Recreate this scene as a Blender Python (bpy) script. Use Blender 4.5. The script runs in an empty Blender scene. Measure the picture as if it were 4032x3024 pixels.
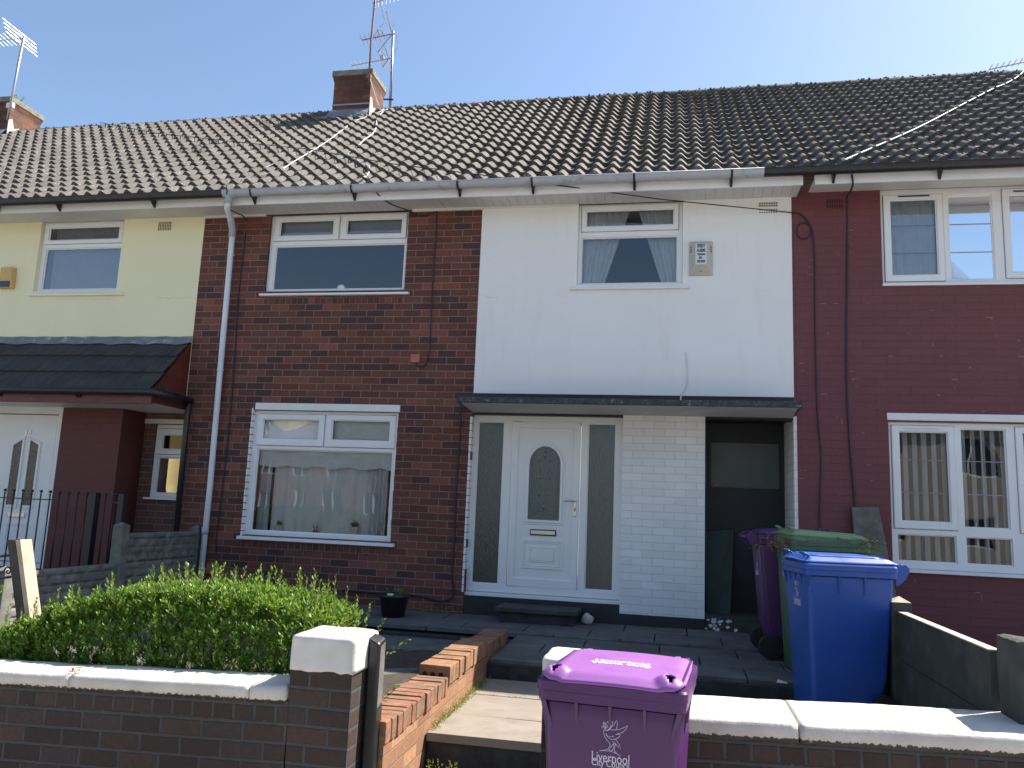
import bpy, bmesh, math, random
from mathutils import Vector, Matrix, noise
random.seed(7)
R = math.radians
SC = bpy.context.scene
COL = SC.collection

# ------------------------------------------------------------------ camera, light
CAM = Vector((2.17672, -8.66740, 1.26066))
yaw, pit, rol = 0.197409, 0.155942, 0.0418009
fv = Vector((-math.sin(yaw) * math.cos(pit), math.cos(yaw) * math.cos(pit), math.sin(pit)))
rv = Vector((math.cos(yaw), math.sin(yaw), 0))
uv = rv.cross(fv)
r2 = rv * math.cos(rol) + uv * math.sin(rol)
u2 = -rv * math.sin(rol) + uv * math.cos(rol)
cd = bpy.data.cameras.new('camera')
cd.sensor_width = 36.0
cd.lens = 3126.2 / 4032 * 36.0
cd.clip_end = 2000
cd.clip_start = 0.05
cam = bpy.data.objects.new('camera', cd)
COL.objects.link(cam)
cam.matrix_world = Matrix(((r2.x, u2.x, -fv.x, CAM.x), (r2.y, u2.y, -fv.y, CAM.y), (r2.z, u2.z, -fv.z, CAM.z), (0, 0, 0, 1)))
SC.camera = cam

SUN = Vector((0.95, 0.60, 1.36)).normalized()
sun_el = math.asin(SUN.z)
sun_az = math.atan2(SUN.x, SUN.y)
W = bpy.data.worlds.new('World')
SC.world = W
W.use_nodes = True
nt = W.node_tree
for n in list(nt.nodes):
    nt.nodes.remove(n)
wo = nt.nodes.new('ShaderNodeOutputWorld')
bg = nt.nodes.new('ShaderNodeBackground')
sk = nt.nodes.new('ShaderNodeTexSky')
sk.sky_type = 'NISHITA'
sk.sun_disc = False
sk.sun_elevation = sun_el
sk.sun_rotation = sun_az
sk.air_density = 1.1
sk.dust_density = 1.2
sk.ozone_density = 2.5
bg.inputs['Strength'].default_value = 0.076
nt.links.new(sk.outputs[0], bg.inputs[0])
nt.links.new(bg.outputs[0], wo.inputs[0])
sd = bpy.data.lights.new('sun', 'SUN')
sd.energy = 4.1
sd.angle = R(0.5)
sd.color = (1.0, 0.93, 0.82)
so = bpy.data.objects.new('sun', sd)
COL.objects.link(so)
so.rotation_euler = SUN.to_track_quat('Z', 'Y').to_euler()
so.location = (20, 10, 30)
vs = SC.view_settings
vs.view_transform = 'Standard'
vs.look = 'None'
vs.gamma = 1
vs.use_curve_mapping = False
vs.exposure = 1.5

# ------------------------------------------------------------------ mesh helpers
class MB:
    def __init__(s):
        s.v = []; s.f = []
    def add(s, vs, fs):
        b = len(s.v)
        s.v += [tuple(p) for p in vs]
        s.f += [tuple(b + i for i in f) for f in fs]
        return s
    def box(s, x0, x1, y0, y1, z0, z1):
        return s.add([(x0, y0, z0), (x1, y0, z0), (x1, y1, z0), (x0, y1, z0), (x0, y0, z1), (x1, y0, z1), (x1, y1, z1), (x0, y1, z1)],
                     [(3, 2, 1, 0), (4, 5, 6, 7), (0, 1, 5, 4), (1, 2, 6, 5), (2, 3, 7, 6), (3, 0, 4, 7)])
    def hexa(s, P):   # 8 points: bottom 4 ccw, top 4 ccw
        return s.add(P, [(3, 2, 1, 0), (4, 5, 6, 7), (0, 1, 5, 4), (1, 2, 6, 5), (2, 3, 7, 6), (3, 0, 4, 7)])
    def prism(s, poly, fn0, fn1):
        n = len(poly)
        v = [fn0(*p) for p in poly] + [fn1(*p) for p in poly]
        f = [tuple(range(n - 1, -1, -1)), tuple(range(n, 2 * n))]
        f += [(i, (i + 1) % n, n + (i + 1) % n, n + i) for i in range(n)]
        return s.add(v, f)
    def tube(s, pts, r, n=8, caps=True, r_end=None):
        pts = [Vector(p) for p in pts]
        m = len(pts)
        rings = []
        prev = None
        for i, p in enumerate(pts):
            t = (pts[min(i + 1, m - 1)] - pts[max(i - 1, 0)]).normalized()
            if prev is None:
                a = t.orthogonal().normalized()
            else:
                a = (prev - t * prev.dot(t)).normalized()
            prev = a
            b = t.cross(a)
            rr = r if r_end is None else r + (r_end - r) * i / (m - 1)
            rings.append([p + (a * math.cos(2 * math.pi * k / n) + b * math.sin(2 * math.pi * k / n)) * rr for k in range(n)])
        v = [q for ring in rings for q in ring]
        f = []
        for i in range(m - 1):
            for k in range(n):
                k2 = (k + 1) % n
                f.append((i * n + k, i * n + k2, (i + 1) * n + k2, (i + 1) * n + k))
        if caps:
            f.append(tuple(range(n - 1, -1, -1)))
            f.append(tuple((m - 1) * n + k for k in range(n)))
        return s.add(v, f)
    def plate(s, x0, x1, z0, z1, holes, y0, y1):
        """slab in the xz plane between y0 (front) and y1 (back) with rectangular holes (hx0,hx1,hz0,hz1)"""
        xs = sorted(set([x0, x1] + [h[0] for h in holes] + [h[1] for h in holes]))
        zs = sorted(set([z0, z1] + [h[2] for h in holes] + [h[3] for h in holes]))
        xs = [x for x in xs if x0 - 1e-6 <= x <= x1 + 1e-6]
        zs = [z for z in zs if z0 - 1e-6 <= z <= z1 + 1e-6]
        nx, nz = len(xs) - 1, len(zs) - 1
        def fill(i, j):
            if i < 0 or j < 0 or i >= nx or j >= nz:
                return False
            cx, cz = (xs[i] + xs[i + 1]) / 2, (zs[j] + zs[j + 1]) / 2
            return not any(h[0] < cx < h[1] and h[2] < cz < h[3] for h in holes)
        idx = {}
        def V(i, j, k):
            key = (i, j, k)
            if key not in idx:
                idx[key] = len(s.v)
                s.v.append((xs[i], (y0, y1)[k], zs[j]))
            return idx[key]
        for i in range(nx):
            for j in range(nz):
                if not fill(i, j):
                    continue
                s.f.append((V(i, j, 0), V(i + 1, j, 0), V(i + 1, j + 1, 0), V(i, j + 1, 0)))
                s.f.append((V(i, j, 1), V(i, j + 1, 1), V(i + 1, j + 1, 1), V(i + 1, j, 1)))
                if not fill(i - 1, j): s.f.append((V(i, j, 0), V(i, j + 1, 0), V(i, j + 1, 1), V(i, j, 1)))
                if not fill(i + 1, j): s.f.append((V(i + 1, j, 0), V(i + 1, j, 1), V(i + 1, j + 1, 1), V(i + 1, j + 1, 0)))
                if not fill(i, j - 1): s.f.append((V(i, j, 0), V(i, j, 1), V(i + 1, j, 1), V(i + 1, j, 0)))
                if not fill(i, j + 1): s.f.append((V(i, j + 1, 0), V(i + 1, j + 1, 0), V(i + 1, j + 1, 1), V(i, j + 1, 1)))
        return s
    def build(s, name, mat, parent=None, bevel=0, smooth=False, local=False, seg=2):
        me = bpy.data.meshes.new(name)
        me.from_pydata(s.v, [], s.f)
        me.validate()
        bm = bmesh.new(); bm.from_mesh(me)
        bmesh.ops.recalc_face_normals(bm, faces=bm.faces)
        bm.to_mesh(me); bm.free()
        if smooth:
            for p in me.polygons: p.use_smooth = True
        if mat: me.materials.append(mat)
        o = bpy.data.objects.new(name, me)
        COL.objects.link(o)
        if parent is not None:
            o.parent = parent
            if not local and parent.get('_top'):
                o.location = -Vector(parent.location)
        if bevel:
            b = o.modifiers.new('bevel', 'BEVEL'); b.width = bevel; b.segments = seg
            b.limit_method = 'ANGLE'; b.angle_limit = R(35)
        return o

def thing(name, label, cat, loc=(0, 0, 0), rz=0, group=None):
    o = bpy.data.objects.new(name, None); COL.objects.link(o)
    o.location = loc; o.rotation_euler = (0, 0, rz)
    o['label'] = label; o['category'] = cat; o['_top'] = 1
    if group: o['group'] = group
    o.empty_display_size = 0.1
    return o
def tag(o, label, cat, group=None):
    o['label'] = label; o['category'] = cat
    if group: o['group'] = group
    return o
def structure(o):
    o['kind'] = 'structure'; return o
def stuff(o):
    o['kind'] = 'stuff'; return o

# ------------------------------------------------------------------ material helpers
class NM:
    def __init__(s, name):
        s.m = bpy.data.materials.new(name); s.m.use_nodes = True
        s.t = s.m.node_tree
        for n in list(s.t.nodes): s.t.nodes.remove(n)
        s.out = s.t.nodes.new('ShaderNodeOutputMaterial')
    def n(s, typ, **k):
        nd = s.t.nodes.new(typ)
        for a, b in k.items():
            if a.startswith('i_'):
                nd.inputs[a[2:].replace('_', ' ')].default_value = b
            else: setattr(nd, a, b)
        return nd
    def l(s, a, b): s.t.links.new(a, b)
    def math(s, op, a, b=None, c=None, clamp=False):
        nd = s.n('ShaderNodeMath', operation=op); nd.use_clamp = clamp
        for i, x in enumerate((a, b, c)):
            if x is None: continue
            if hasattr(x, 'is_linked') or hasattr(x, 'links'): s.l(x, nd.inputs[i])
            else: nd.inputs[i].default_value = x
        return nd.outputs[0]
    def mix(s, fac, a, b, blend='MIX'):
        nd = s.n('ShaderNodeMix', data_type='RGBA', blend_type=blend)
        for i, x in ((0, fac), (6, a), (7, b)):
            if hasattr(x, 'links'): s.l(x, nd.inputs[i])
            else: nd.inputs[i].default_value = x if i == 0 else (*x, 1) if len(x) == 3 else x
        return nd.outputs[2]
    def noise(s, vec, scale, detail=4, rough=0.55, dim='3D'):
        nd = s.n('ShaderNodeTexNoise'); nd.inputs['Scale'].default_value = scale
        nd.inputs['Detail'].default_value = detail; nd.inputs['Roughness'].default_value = rough
        if vec is not None: s.l(vec, nd.inputs['Vector'])
        return nd.outputs['Fac']
    def ramp(s, fac, stops):
        nd = s.n('ShaderNodeValToRGB')
        el = nd.color_ramp.elements
        while len(el) < len(stops): el.new(0.5)
        for e, (p, c) in zip(el, stops):
            e.position = p; e.color = (c, c, c, 1) if isinstance(c, (int, float)) else (*c, 1)
        s.l(fac, nd.inputs[0]); return nd.outputs[0]
    def obj(s): return s.n('ShaderNodeTexCoord').outputs['Object']
    def bump(s, h, strength=0.3, dist=0.01):
        nd = s.n('ShaderNodeBump'); nd.inputs['Strength'].default_value = strength; nd.inputs['Distance'].default_value = dist
        s.l(h, nd.inputs['Height']); return nd.outputs[0]
    def bsdf(s, col, rough=0.8, normal=None, metal=0, spec=None):
        p = s.n('ShaderNodeBsdfPrincipled')
        if hasattr(col, 'links'): s.l(col, p.inputs['Base Color'])
        else: p.inputs['Base Color'].default_value = (*col, 1)
        if hasattr(rough, 'links'): s.l(rough, p.inputs['Roughness'])
        else: p.inputs['Roughness'].default_value = rough
        p.inputs['Metallic'].default_value = metal
        if spec is not None: p.inputs['Specular IOR Level'].default_value = spec
        if normal is not None: s.l(normal, p.inputs['Normal'])
        s.l(p.outputs[0], s.out.inputs[0]); return p

def m_simple(name, col, rough=0.6, var=0.12, scale=8, metal=0, bump=0.15, bscale=60, spec=None, dirt=None, dirt_scale=3, dirt_amt=(0.55, 0.75)):
    m = NM(name); v = m.obj()
    n1 = m.noise(v, scale)
    dark = tuple(c * (1 - var) for c in col); lite = tuple(min(1, c * (1 + var)) for c in col)
    c = m.mix(m.ramp(n1, [(0.3, 0), (0.7, 1)]), dark, lite)
    if dirt:
        d = m.ramp(m.noise(v, dirt_scale, 8, 0.7), [(dirt_amt[0], 0), (dirt_amt[1], 1)])
        c = m.mix(d, c, dirt)
    nb = m.bump(m.noise(v, bscale, 3), bump, 0.004) if bump else None
    m.bsdf(c, rough, nb, metal, spec); return m.m

def m_brick(name, c1, c2, mortar, bw=0.225, rh=0.0807, ms=0.0095, x_off=0.0, z_off=0.0, bumpk=0.6, rough=0.85, paint=False, grime=0.35, freq=2, axis='xz', offs=0.5, dark=None):
    m = NM(name); v = m.obj()
    sp = m.n('ShaderNodeSeparateXYZ'); m.l(v, sp.inputs[0])
    u = m.math('ADD', sp.outputs[0], sp.outputs[1]) if axis == 'xz' else sp.outputs[1]
    # slight wander of the courses
    wob = m.noise(v, 2.3, 2)
    u = m.math('ADD', m.math('ADD', u, x_off), m.math('MULTIPLY', m.math('SUBTRACT', wob, 0.5), 0.006))
    w = m.math('ADD', m.math('ADD', sp.outputs[2], z_off), m.math('MULTIPLY', m.math('SUBTRACT', m.noise(v, 9, 2), 0.5), 0.004))
    cb = m.n('ShaderNodeCombineXYZ'); m.l(u, cb.inputs[0]); m.l(w, cb.inputs[1])
    b = m.n('ShaderNodeTexBrick'); m.l(cb.outputs[0], b.inputs['Vector'])
    b.offset = offs; b.offset_frequency = freq; b.squash = 1
    b.inputs['Scale'].default_value = 1; b.inputs['Brick Width'].default_value = bw; b.inputs['Row Height'].default_value = rh
    b.inputs['Mortar Size'].default_value = ms * 0.55; b.inputs['Mortar Smooth'].default_value = 0.35; b.inputs['Bias'].default_value = 0
    b.inputs['Color1'].default_value = (0, 0, 0, 1); b.inputs['Color2'].default_value = (1, 1, 1, 1); b.inputs['Mortar'].default_value = (0.5, 0.5, 0.5, 1)
    rnd = b.outputs['Color']; fac = b.outputs['Fac']
    base = m.ramp(rnd, [(0.0, c1), (0.45, tuple((p + q) / 2 for p, q in zip(c1, c2))), (0.8, c2), (1.0, tuple(min(1, q * 1.35) for q in c2))])
    if dark:
        wn = m.n('ShaderNodeTexWhiteNoise', noise_dimensions='1D'); m.l(rnd, wn.inputs['W'])
        base = m.mix(m.ramp(wn.outputs['Value'], [(0.80, 0), (0.82, 1)]), base, dark)
    n1 = m.noise(v, 34, 6, 0.65)
    base = m.mix(m.math('MULTIPLY', m.ramp(n1, [(0.35, 0), (0.75, 1)]), 0.55), base, tuple(c * 0.45 for c in c1))
    mor = m.mix(m.ramp(m.noise(v, 18, 5), [(0.3, 0), (0.7, 1)]), tuple(c * 0.72 for c in mortar), mortar)
    col = m.mix(fac, base, mor)
    g = m.ramp(m.noise(v, 1.1, 6, 0.6), [(0.45, 0), (0.8, 1)])
    col = m.mix(m.math('MULTIPLY', g, grime), col, tuple(c * 0.35 for c in c1))
    h = m.math('SUBTRACT', m.math('MULTIPLY', m.noise(v, 60, 4), 0.25), fac)
    m.bsdf(col, rough, m.bump(h, bumpk, 0.006)); return m.m

# --- glass: reflects, lets you look in
def m_glass(name, tint=(0.85, 0.9, 0.93), ior=1.9, wave=0.0, rough=0.0):
    m = NM(name)
    fr = m.n('ShaderNodeFresnel'); fr.inputs['IOR'].default_value = ior
    tr = m.n('ShaderNodeBsdfTransparent'); tr.inputs[0].default_value = (*tint, 1)
    gl = m.n('ShaderNodeBsdfGlossy'); gl.inputs['Roughness'].default_value = rough; gl.inputs[0].default_value = (0.95, 0.97, 1, 1)
    if wave:
        nb = m.bump(m.noise(m.obj(), 1.6, 1, 0.4), wave, 0.02)
        m.l(nb, gl.inputs['Normal']); m.l(nb, fr.inputs['Normal'])
    mx = m.n('ShaderNodeMixShader'); m.l(fr.outputs[0], mx.inputs[0]); m.l(tr.outputs[0], mx.inputs[1]); m.l(gl.outputs[0], mx.inputs[2])
    m.l(mx.outputs[0], m.out.inputs[0]); return m.m

def m_frosted(name):
    m = NM(name); v = m.obj()
    mp = m.n('ShaderNodeMapping'); mp.inputs['Scale'].default_value = (1, 1, 0.35); m.l(v, mp.inputs[0])
    h = m.noise(mp.outputs[0], 55, 5, 0.6)
    m.bsdf(m.mix(h, (0.035, 0.05, 0.055), (0.07, 0.09, 0.095)), 0.16, m.bump(h, 0.55, 0.006), 0, 0.9); return m.m

M = {}
M['brick'] = m_brick('house_brick', (0.118, 0.040, 0.029), (0.195, 0.066, 0.045), (0.27, 0.195, 0.16), z_off=-0.0492, x_off=0.1125, dark=(0.075, 0.035, 0.034))
M['soldier'] = m_brick('header_brick', (0.11, 0.038, 0.028), (0.20, 0.062, 0.042), (0.2, 0.15, 0.125), bw=0.0752, rh=0.0807, offs=0.0, z_off=-0.0492, dark=(0.075, 0.035, 0.034))
M['brick_recess'] = m_brick('recess_brick', (0.12, 0.06, 0.05), (0.17, 0.085, 0.06), (0.26, 0.2, 0.18))
def m_painted_brick(name, col, crack, crack_amt=0.7, bumpk=0.35, dirt=None):
    m = NM(name); v = m.obj()
    sp = m.n('ShaderNodeSeparateXYZ'); m.l(v, sp.inputs[0])
    u = m.math('ADD', sp.outputs[0], sp.outputs[1])
    u = m.math('ADD', u, m.math('MULTIPLY', m.math('SUBTRACT', m.noise(v, 3, 2), 0.5), 0.008))
    w = m.math('ADD', sp.outputs[2], m.math('MULTIPLY', m.math('SUBTRACT', m.noise(v, 8, 2), 0.5), 0.006))
    cb = m.n('ShaderNodeCombineXYZ'); m.l(u, cb.inputs[0]); m.l(w, cb.inputs[1])
    b = m.n('ShaderNodeTexBrick'); m.l(cb.outputs[0], b.inputs['Vector']); b.offset = 0.5
    b.inputs['Scale'].default_value = 1; b.inputs['Brick Width'].default_value = 0.225; b.inputs['Row Height'].default_value = 0.0807
    b.inputs['Mortar Size'].default_value = 0.005; b.inputs['Mortar Smooth'].default_value = 0.6
    b.inputs['Color1'].default_value = (0, 0, 0, 1); b.inputs['Color2'].default_value = (1, 1, 1, 1)
    rnd = b.outputs['Color']; fac = b.outputs['Fac']
    c = m.mix(m.math('MULTIPLY', rnd, 0.5), tuple(x * 0.9 for x in col), tuple(min(1, x * 1.12) for x in col))
    c = m.mix(m.ramp(m.noise(v, 1.4, 6), [(0.35, 0), (0.75, 0.5)]), c, tuple(x * 0.72 for x in col))
    dk = m.math('MULTIPLY', fac, 0.35)
    c = m.mix(dk, c, tuple(x * 0.45 for x in col))
    pk = m.math('MULTIPLY', m.math('MULTIPLY', fac, m.ramp(m.noise(v, 7.5, 3), [(0.62, 0), (0.66, 1)])), crack_amt)
    c = m.mix(pk, c, crack)
    if dirt:
        c = m.mix(m.ramp(m.noise(v, 5, 8, 0.7), [(0.62, 0), (0.8, 0.6)]), c, dirt)
    h = m.math('SUBTRACT', m.math('MULTIPLY', m.noise(v, 45, 4), 0.3), fac)
    m.bsdf(c, 0.62, m.bump(h, bumpk, 0.006)); return m.m
M['red_paint'] = m_painted_brick('red_painted_brick', (0.165, 0.045, 0.052), (0.42, 0.25, 0.22), 0.6)
M['red_smooth'] = m_painted_brick('red_painted_block', (0.125, 0.030, 0.026), (0.2, 0.08, 0.07), 0.2, 0.15)
M['white_brick'] = m_painted_brick('white_painted_brick', (0.85, 0.85, 0.84), (0.5, 0.42, 0.36), 0.25, 0.4, (0.55, 0.52, 0.47))

def m_render(name, col, stain):
    m = NM(name); v = m.obj()
    c = m.mix(m.ramp(m.noise(v, 0.9, 6, 0.6), [(0.3, 0), (0.7, 1)]), tuple(x * 0.93 for x in col), col)
    mp = m.n('ShaderNodeMapping'); mp.inputs['Scale'].default_value = (3.0, 3.0, 0.35); m.l(v, mp.inputs[0])
    c = m.mix(m.ramp(m.noise(mp.outputs[0], 2.2, 7, 0.65), [(0.55, 0), (0.85, 0.35)]), c, stain)
    # hairline crack
    wv = m.n('ShaderNodeSeparateXYZ'); m.l(v, wv.inputs[0])
    line = m.math('ABSOLUTE', m.math('SUBTRACT', m.math('ADD', wv.outputs[2], m.math('MULTIPLY', m.noise(v, 2.4, 5, 0.7), 0.22)), 3.80))
    cr = m.math('MULTIPLY', m.math('LESS_THAN', line, 0.0016), m.ramp(m.noise(v, 1.3, 2), [(0.5, 0), (0.54, 1)]))
    c = m.mix(m.math('MULTIPLY', cr, 0.7), c, (0.35, 0.33, 0.3))
    spk = m.ramp(m.noise(v, 26, 2, 0.5), [(0.77, 0), (0.79, 1)])
    c = m.mix(m.math('MULTIPLY', spk, 0.35), c, (0.4, 0.38, 0.34))
    h = m.math('ADD', m.noise(v, 4, 4), m.math('MULTIPLY', m.noise(v, 70, 4), 0.3))
    m.bsdf(c, 0.75, m.bump(h, 0.22, 0.01)); return m.m
M['white_render'] = m_render('white_render', (0.86, 0.85, 0.83), (0.62, 0.57, 0.47))
M['cream_render'] = m_render('cream_render', (0.86, 0.80, 0.53), (0.74, 0.68, 0.5))
M['upvc'] = m_simple('white_upvc', (0.80, 0.80, 0.80), 0.3, 0.03, 3, bump=0.03, dirt=(0.55, 0.53, 0.48), dirt_scale=5, dirt_amt=(0.66, 0.9))
M['upvc_old'] = m_simple('weathered_upvc', (0.70, 0.68, 0.64), 0.45, 0.05, 3, bump=0.05, dirt=(0.42, 0.39, 0.33), dirt_scale=6, dirt_amt=(0.6, 0.85))
M['paint_white'] = m_simple('white_paint', (0.78, 0.77, 0.75), 0.5, 0.05, 5, bump=0.2, bscale=40, dirt=(0.38, 0.37, 0.36), dirt_scale=9, dirt_amt=(0.68, 0.72))
M['soffit'] = m_simple('soffit_board', (0.60, 0.59, 0.56), 0.5, 0.08, 3, bump=0.05, dirt=(0.36, 0.33, 0.27), dirt_scale=6, dirt_amt=(0.6, 0.8))
M['gutter_grey'] = m_simple('grey_plastic', (0.40, 0.42, 0.44), 0.42, 0.1, 4, bump=0.05, dirt=(0.16, 0.16, 0.15), dirt_scale=7, dirt_amt=(0.56, 0.72))
M['pipe_grey'] = m_simple('pale_grey_plastic', (0.68, 0.71, 0.75), 0.4, 0.05, 4, bump=0.05, dirt=(0.3, 0.3, 0.3), dirt_scale=6, dirt_amt=(0.64, 0.85))
M['black_plastic'] = m_simple('black_plastic', (0.018, 0.019, 0.021), 0.35, 0.2, 5, bump=0.05)
M['black_paint'] = m_simple('black_paint', (0.014, 0.016, 0.02), 0.5, 0.3, 5, bump=0.4, bscale=30)
M['glass'] = m_glass('window_glass', ior=2.0, wave=0.12)
M['glass_flat'] = m_glass('flat_window_glass', ior=2.4, wave=0.05)
M['glass_strong'] = m_glass('lively_window_glass', tint=(0.88, 0.9, 0.9), ior=1.75, wave=0.22)
M['frosted'] = m_frosted('obscured_glass')
M['curtain'] = m_simple('net_curtain', (0.86, 0.86, 0.86), 0.9, 0.06, 10, bump=0.1)
M['blind'] = m_simple('blind_fabric', (0.66, 0.68, 0.72), 0.9, 0.05, 4, bump=0)
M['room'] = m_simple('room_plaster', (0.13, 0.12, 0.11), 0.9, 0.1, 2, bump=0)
M['dark_wood'] = m_simple('dark_timber', (0.012, 0.013, 0.015), 0.6, 0.3, 6, bump=0.3)
M['lead'] = m_simple('lead_flashing', (0.17, 0.18, 0.21), 0.5, 0.25, 9, bump=0.4, bscale=20, dirt=(0.36, 0.36, 0.38), dirt_scale=7, dirt_amt=(0.55, 0.6))
M['metal'] = m_simple('aerial_metal', (0.42, 0.43, 0.46), 0.35, 0.15, 20, metal=0.8, bump=0)
M['rust'] = m_simple('rusty_mast', (0.20, 0.10, 0.085), 0.6, 0.2, 20, metal=0.2, bump=0.1)
M['iron'] = m_simple('black_iron', (0.012, 0.013, 0.016), 0.42, 0.3, 12, bump=0.1)
M['cable_black'] = m_simple('black_cable', (0.02, 0.02, 0.024), 0.5, 0.1, 12, bump=0)
M['cable_white'] = m_simple('white_cable', (0.75, 0.72, 0.72), 0.5, 0.05, 12, bump=0)
M['terracotta'] = m_simple('pink_clay', (0.42, 0.145, 0.095), 0.7, 0.08, 12, bump=0.1)
M['vent_red'] = m_simple('red_vent_clay', (0.19, 0.055, 0.042), 0.7, 0.1, 12, bump=0.1)
M['vent_grey'] = m_simple('vent_paint', (0.56, 0.55, 0.50), 0.7, 0.08, 12, bump=0.1)
M['vent_cream'] = m_simple('vent_cream', (0.66, 0.63, 0.42), 0.7, 0.08, 12, bump=0.1)
M['vent_maroon'] = m_simple('vent_maroon', (0.12, 0.03, 0.033), 0.7, 0.08, 12, bump=0.1)
M['hole'] = m_simple('dark_hole', (0.012, 0.012, 0.012), 0.9, 0.1, 12, bump=0)
M['chrome'] = m_simple('satin_chrome', (0.62, 0.60, 0.56), 0.28, 0.05, 12, metal=0.9, bump=0)
M['pot_white'] = m_simple('white_pot', (0.75, 0.74, 0.68), 0.5, 0.05, 12, bump=0)
M['plant_brown'] = m_simple('dry_plant', (0.17, 0.075, 0.05), 0.8, 0.3, 30, bump=0)
M['stick_face'] = m_simple('sticker', (0.66, 0.68, 0.68), 0.5, 0.03, 12, bump=0)
M['ink'] = m_simple('black_ink', (0.03, 0.035, 0.04), 0.6, 0.03, 12, bump=0)
M['alarm'] = m_simple('alarm_casing', (0.50, 0.48, 0.42), 0.5, 0.06, 12, bump=0.05)
M['yellow_plastic'] = m_simple('yellow_plastic', (0.62, 0.38, 0.13), 0.45, 0.06, 12, bump=0)
M['blue_lens'] = m_simple('dark_blue_lens', (0.012, 0.02, 0.07), 0.2, 0.06, 12, bump=0)

# --- roof tiles
def m_tiles(name, c1, c2, moss, lichen, amt=1.0):
    m = NM(name); v = m.obj()
    sp = m.n('ShaderNodeSeparateXYZ'); m.l(v, sp.inputs[0])
    # one shade per tile
    cu = m.math('FLOOR', m.math('MULTIPLY', sp.outputs[0], 1 / 0.184)); cw = m.math('FLOOR', m.math('MULTIPLY', sp.outputs[1], 1 / 0.19))
    cb = m.n('ShaderNodeCombineXYZ'); m.l(cu, cb.inputs[0]); m.l(cw, cb.inputs[1])
    wn = m.n('ShaderNodeTexWhiteNoise', noise_dimensions='3D'); m.l(cb.outputs[0], wn.inputs['Vector'])
    c = m.mix(wn.outputs['Value'], c1, c2)
    c = m.mix(m.ramp(m.noise(v, 45, 5, 0.7), [(0.35, 0), (0.7, 0.5)]), c, tuple(x * 0.6 for x in c1))
    if amt:
        d = m.ramp(m.noise(v, 30, 4, 0.6), [(0.60, 0), (0.64, 1)])
        d = m.math('MULTIPLY', d, m.ramp(m.noise(v, 1.7, 4), [(0.38, 0.25), (0.6, 1)]))
        c = m.mix(m.math('MULTIPLY', d, 0.85 * amt), c, moss)
        vo = m.n('ShaderNodeTexVoronoi'); vo.inputs['Scale'].default_value = 26; m.l(v, vo.inputs['Vector'])
        sp2 = m.math('MULTIPLY', m.math('LESS_THAN', vo.outputs['Distance'], 0.24), m.ramp(m.noise(v, 6, 3), [(0.53, 0), (0.57, 1)]))
        c = m.mix(m.math('MULTIPLY', sp2, amt), c, lichen)
    m.bsdf(c, 0.85, m.bump(m.noise(v, 90, 4), 0.4, 0.006)); return m.m
M['tiles'] = m_tiles('concrete_tiles', (0.092, 0.084, 0.076), (0.140, 0.128, 0.116), (0.034, 0.022, 0.017), (0.30, 0.28, 0.24))
M['ridge'] = m_tiles('ridge_mortar', (0.085, 0.075, 0.070), (0.13, 0.115, 0.10), (0.05, 0.035, 0.025), (0.3, 0.28, 0.24))
M['porch_tiles'] = m_tiles('dark_porch_tiles', (0.034, 0.035, 0.033), (0.052, 0.052, 0.048), (0.02, 0.02, 0.02), (0.3, 0.3, 0.3), 0.12)
M['moss'] = m_simple('dry_moss', (0.085, 0.055, 0.035), 0.95, 0.4, 30, bump=0.8, bscale=80)
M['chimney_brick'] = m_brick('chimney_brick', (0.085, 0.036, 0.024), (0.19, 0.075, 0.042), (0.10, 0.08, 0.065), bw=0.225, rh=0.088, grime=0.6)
M['chimney_cap'] = m_simple('chimney_cap', (0.19, 0.175, 0.13), 0.9, 0.3, 12, bump=0.4)
M['cement'] = m_simple('cement', (0.55, 0.5, 0.46), 0.9, 0.15, 12, bump=0.4)
M['canopy_edge'] = m_simple('weathered_slab_edge', (0.055, 0.06, 0.065), 0.9, 0.5, 30, bump=0.9, bscale=50, dirt=(0.22, 0.22, 0.2), dirt_scale=22, dirt_amt=(0.58, 0.64))
M['canopy_under'] = m_simple('canopy_underside', (0.55, 0.55, 0.53), 0.7, 0.08, 3, bump=0.2)
M['concrete'] = m_simple('fence_concrete', (0.17, 0.165, 0.15), 0.9, 0.35, 6, bump=0.9, bscale=26, dirt=(0.09, 0.09, 0.075), dirt_scale=5, dirt_amt=(0.45, 0.7))
M['concrete_dark'] = m_simple('dark_concrete', (0.052, 0.054, 0.047), 0.9, 0.4, 7, bump=0.8, bscale=34, dirt=(0.04, 0.045, 0.035), dirt_scale=4, dirt_amt=(0.45, 0.65))  # dark grey tone for right fence, passage step and doorstep
M['concrete_top'] = m_simple('sunlit_concrete', (0.42, 0.38, 0.31), 0.9, 0.2, 12, bump=0.6)  # sunlight put into the colour of the right fence's tops
M['slab'] = m_simple('paving_slab', (0.235, 0.200, 0.165), 0.85, 0.16, 7, bump=0.35, bscale=60, dirt=(0.17, 0.145, 0.11), dirt_scale=3.5, dirt_amt=(0.52, 0.78))
M['slab_dark'] = m_simple('patio_slab', (0.12, 0.12, 0.115), 0.85, 0.2, 5, bump=0.4, bscale=60, dirt=(0.05, 0.05, 0.048), dirt_scale=3, dirt_amt=(0.45, 0.75))
M['riser'] = m_simple('step_riser', (0.035, 0.036, 0.034), 0.9, 0.4, 12, bump=0.6)
M['soil'] = m_simple('soil', (0.045, 0.034, 0.024), 0.95, 0.4, 20, bump=1.0, bscale=40)
M['pavement'] = m_simple('pavement_slabs', (0.42, 0.395, 0.355), 0.85, 0.15, 3, bump=0.3)
M['asphalt'] = m_simple('asphalt', (0.20, 0.195, 0.185), 0.85, 0.15, 20, bump=0.4)
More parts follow.
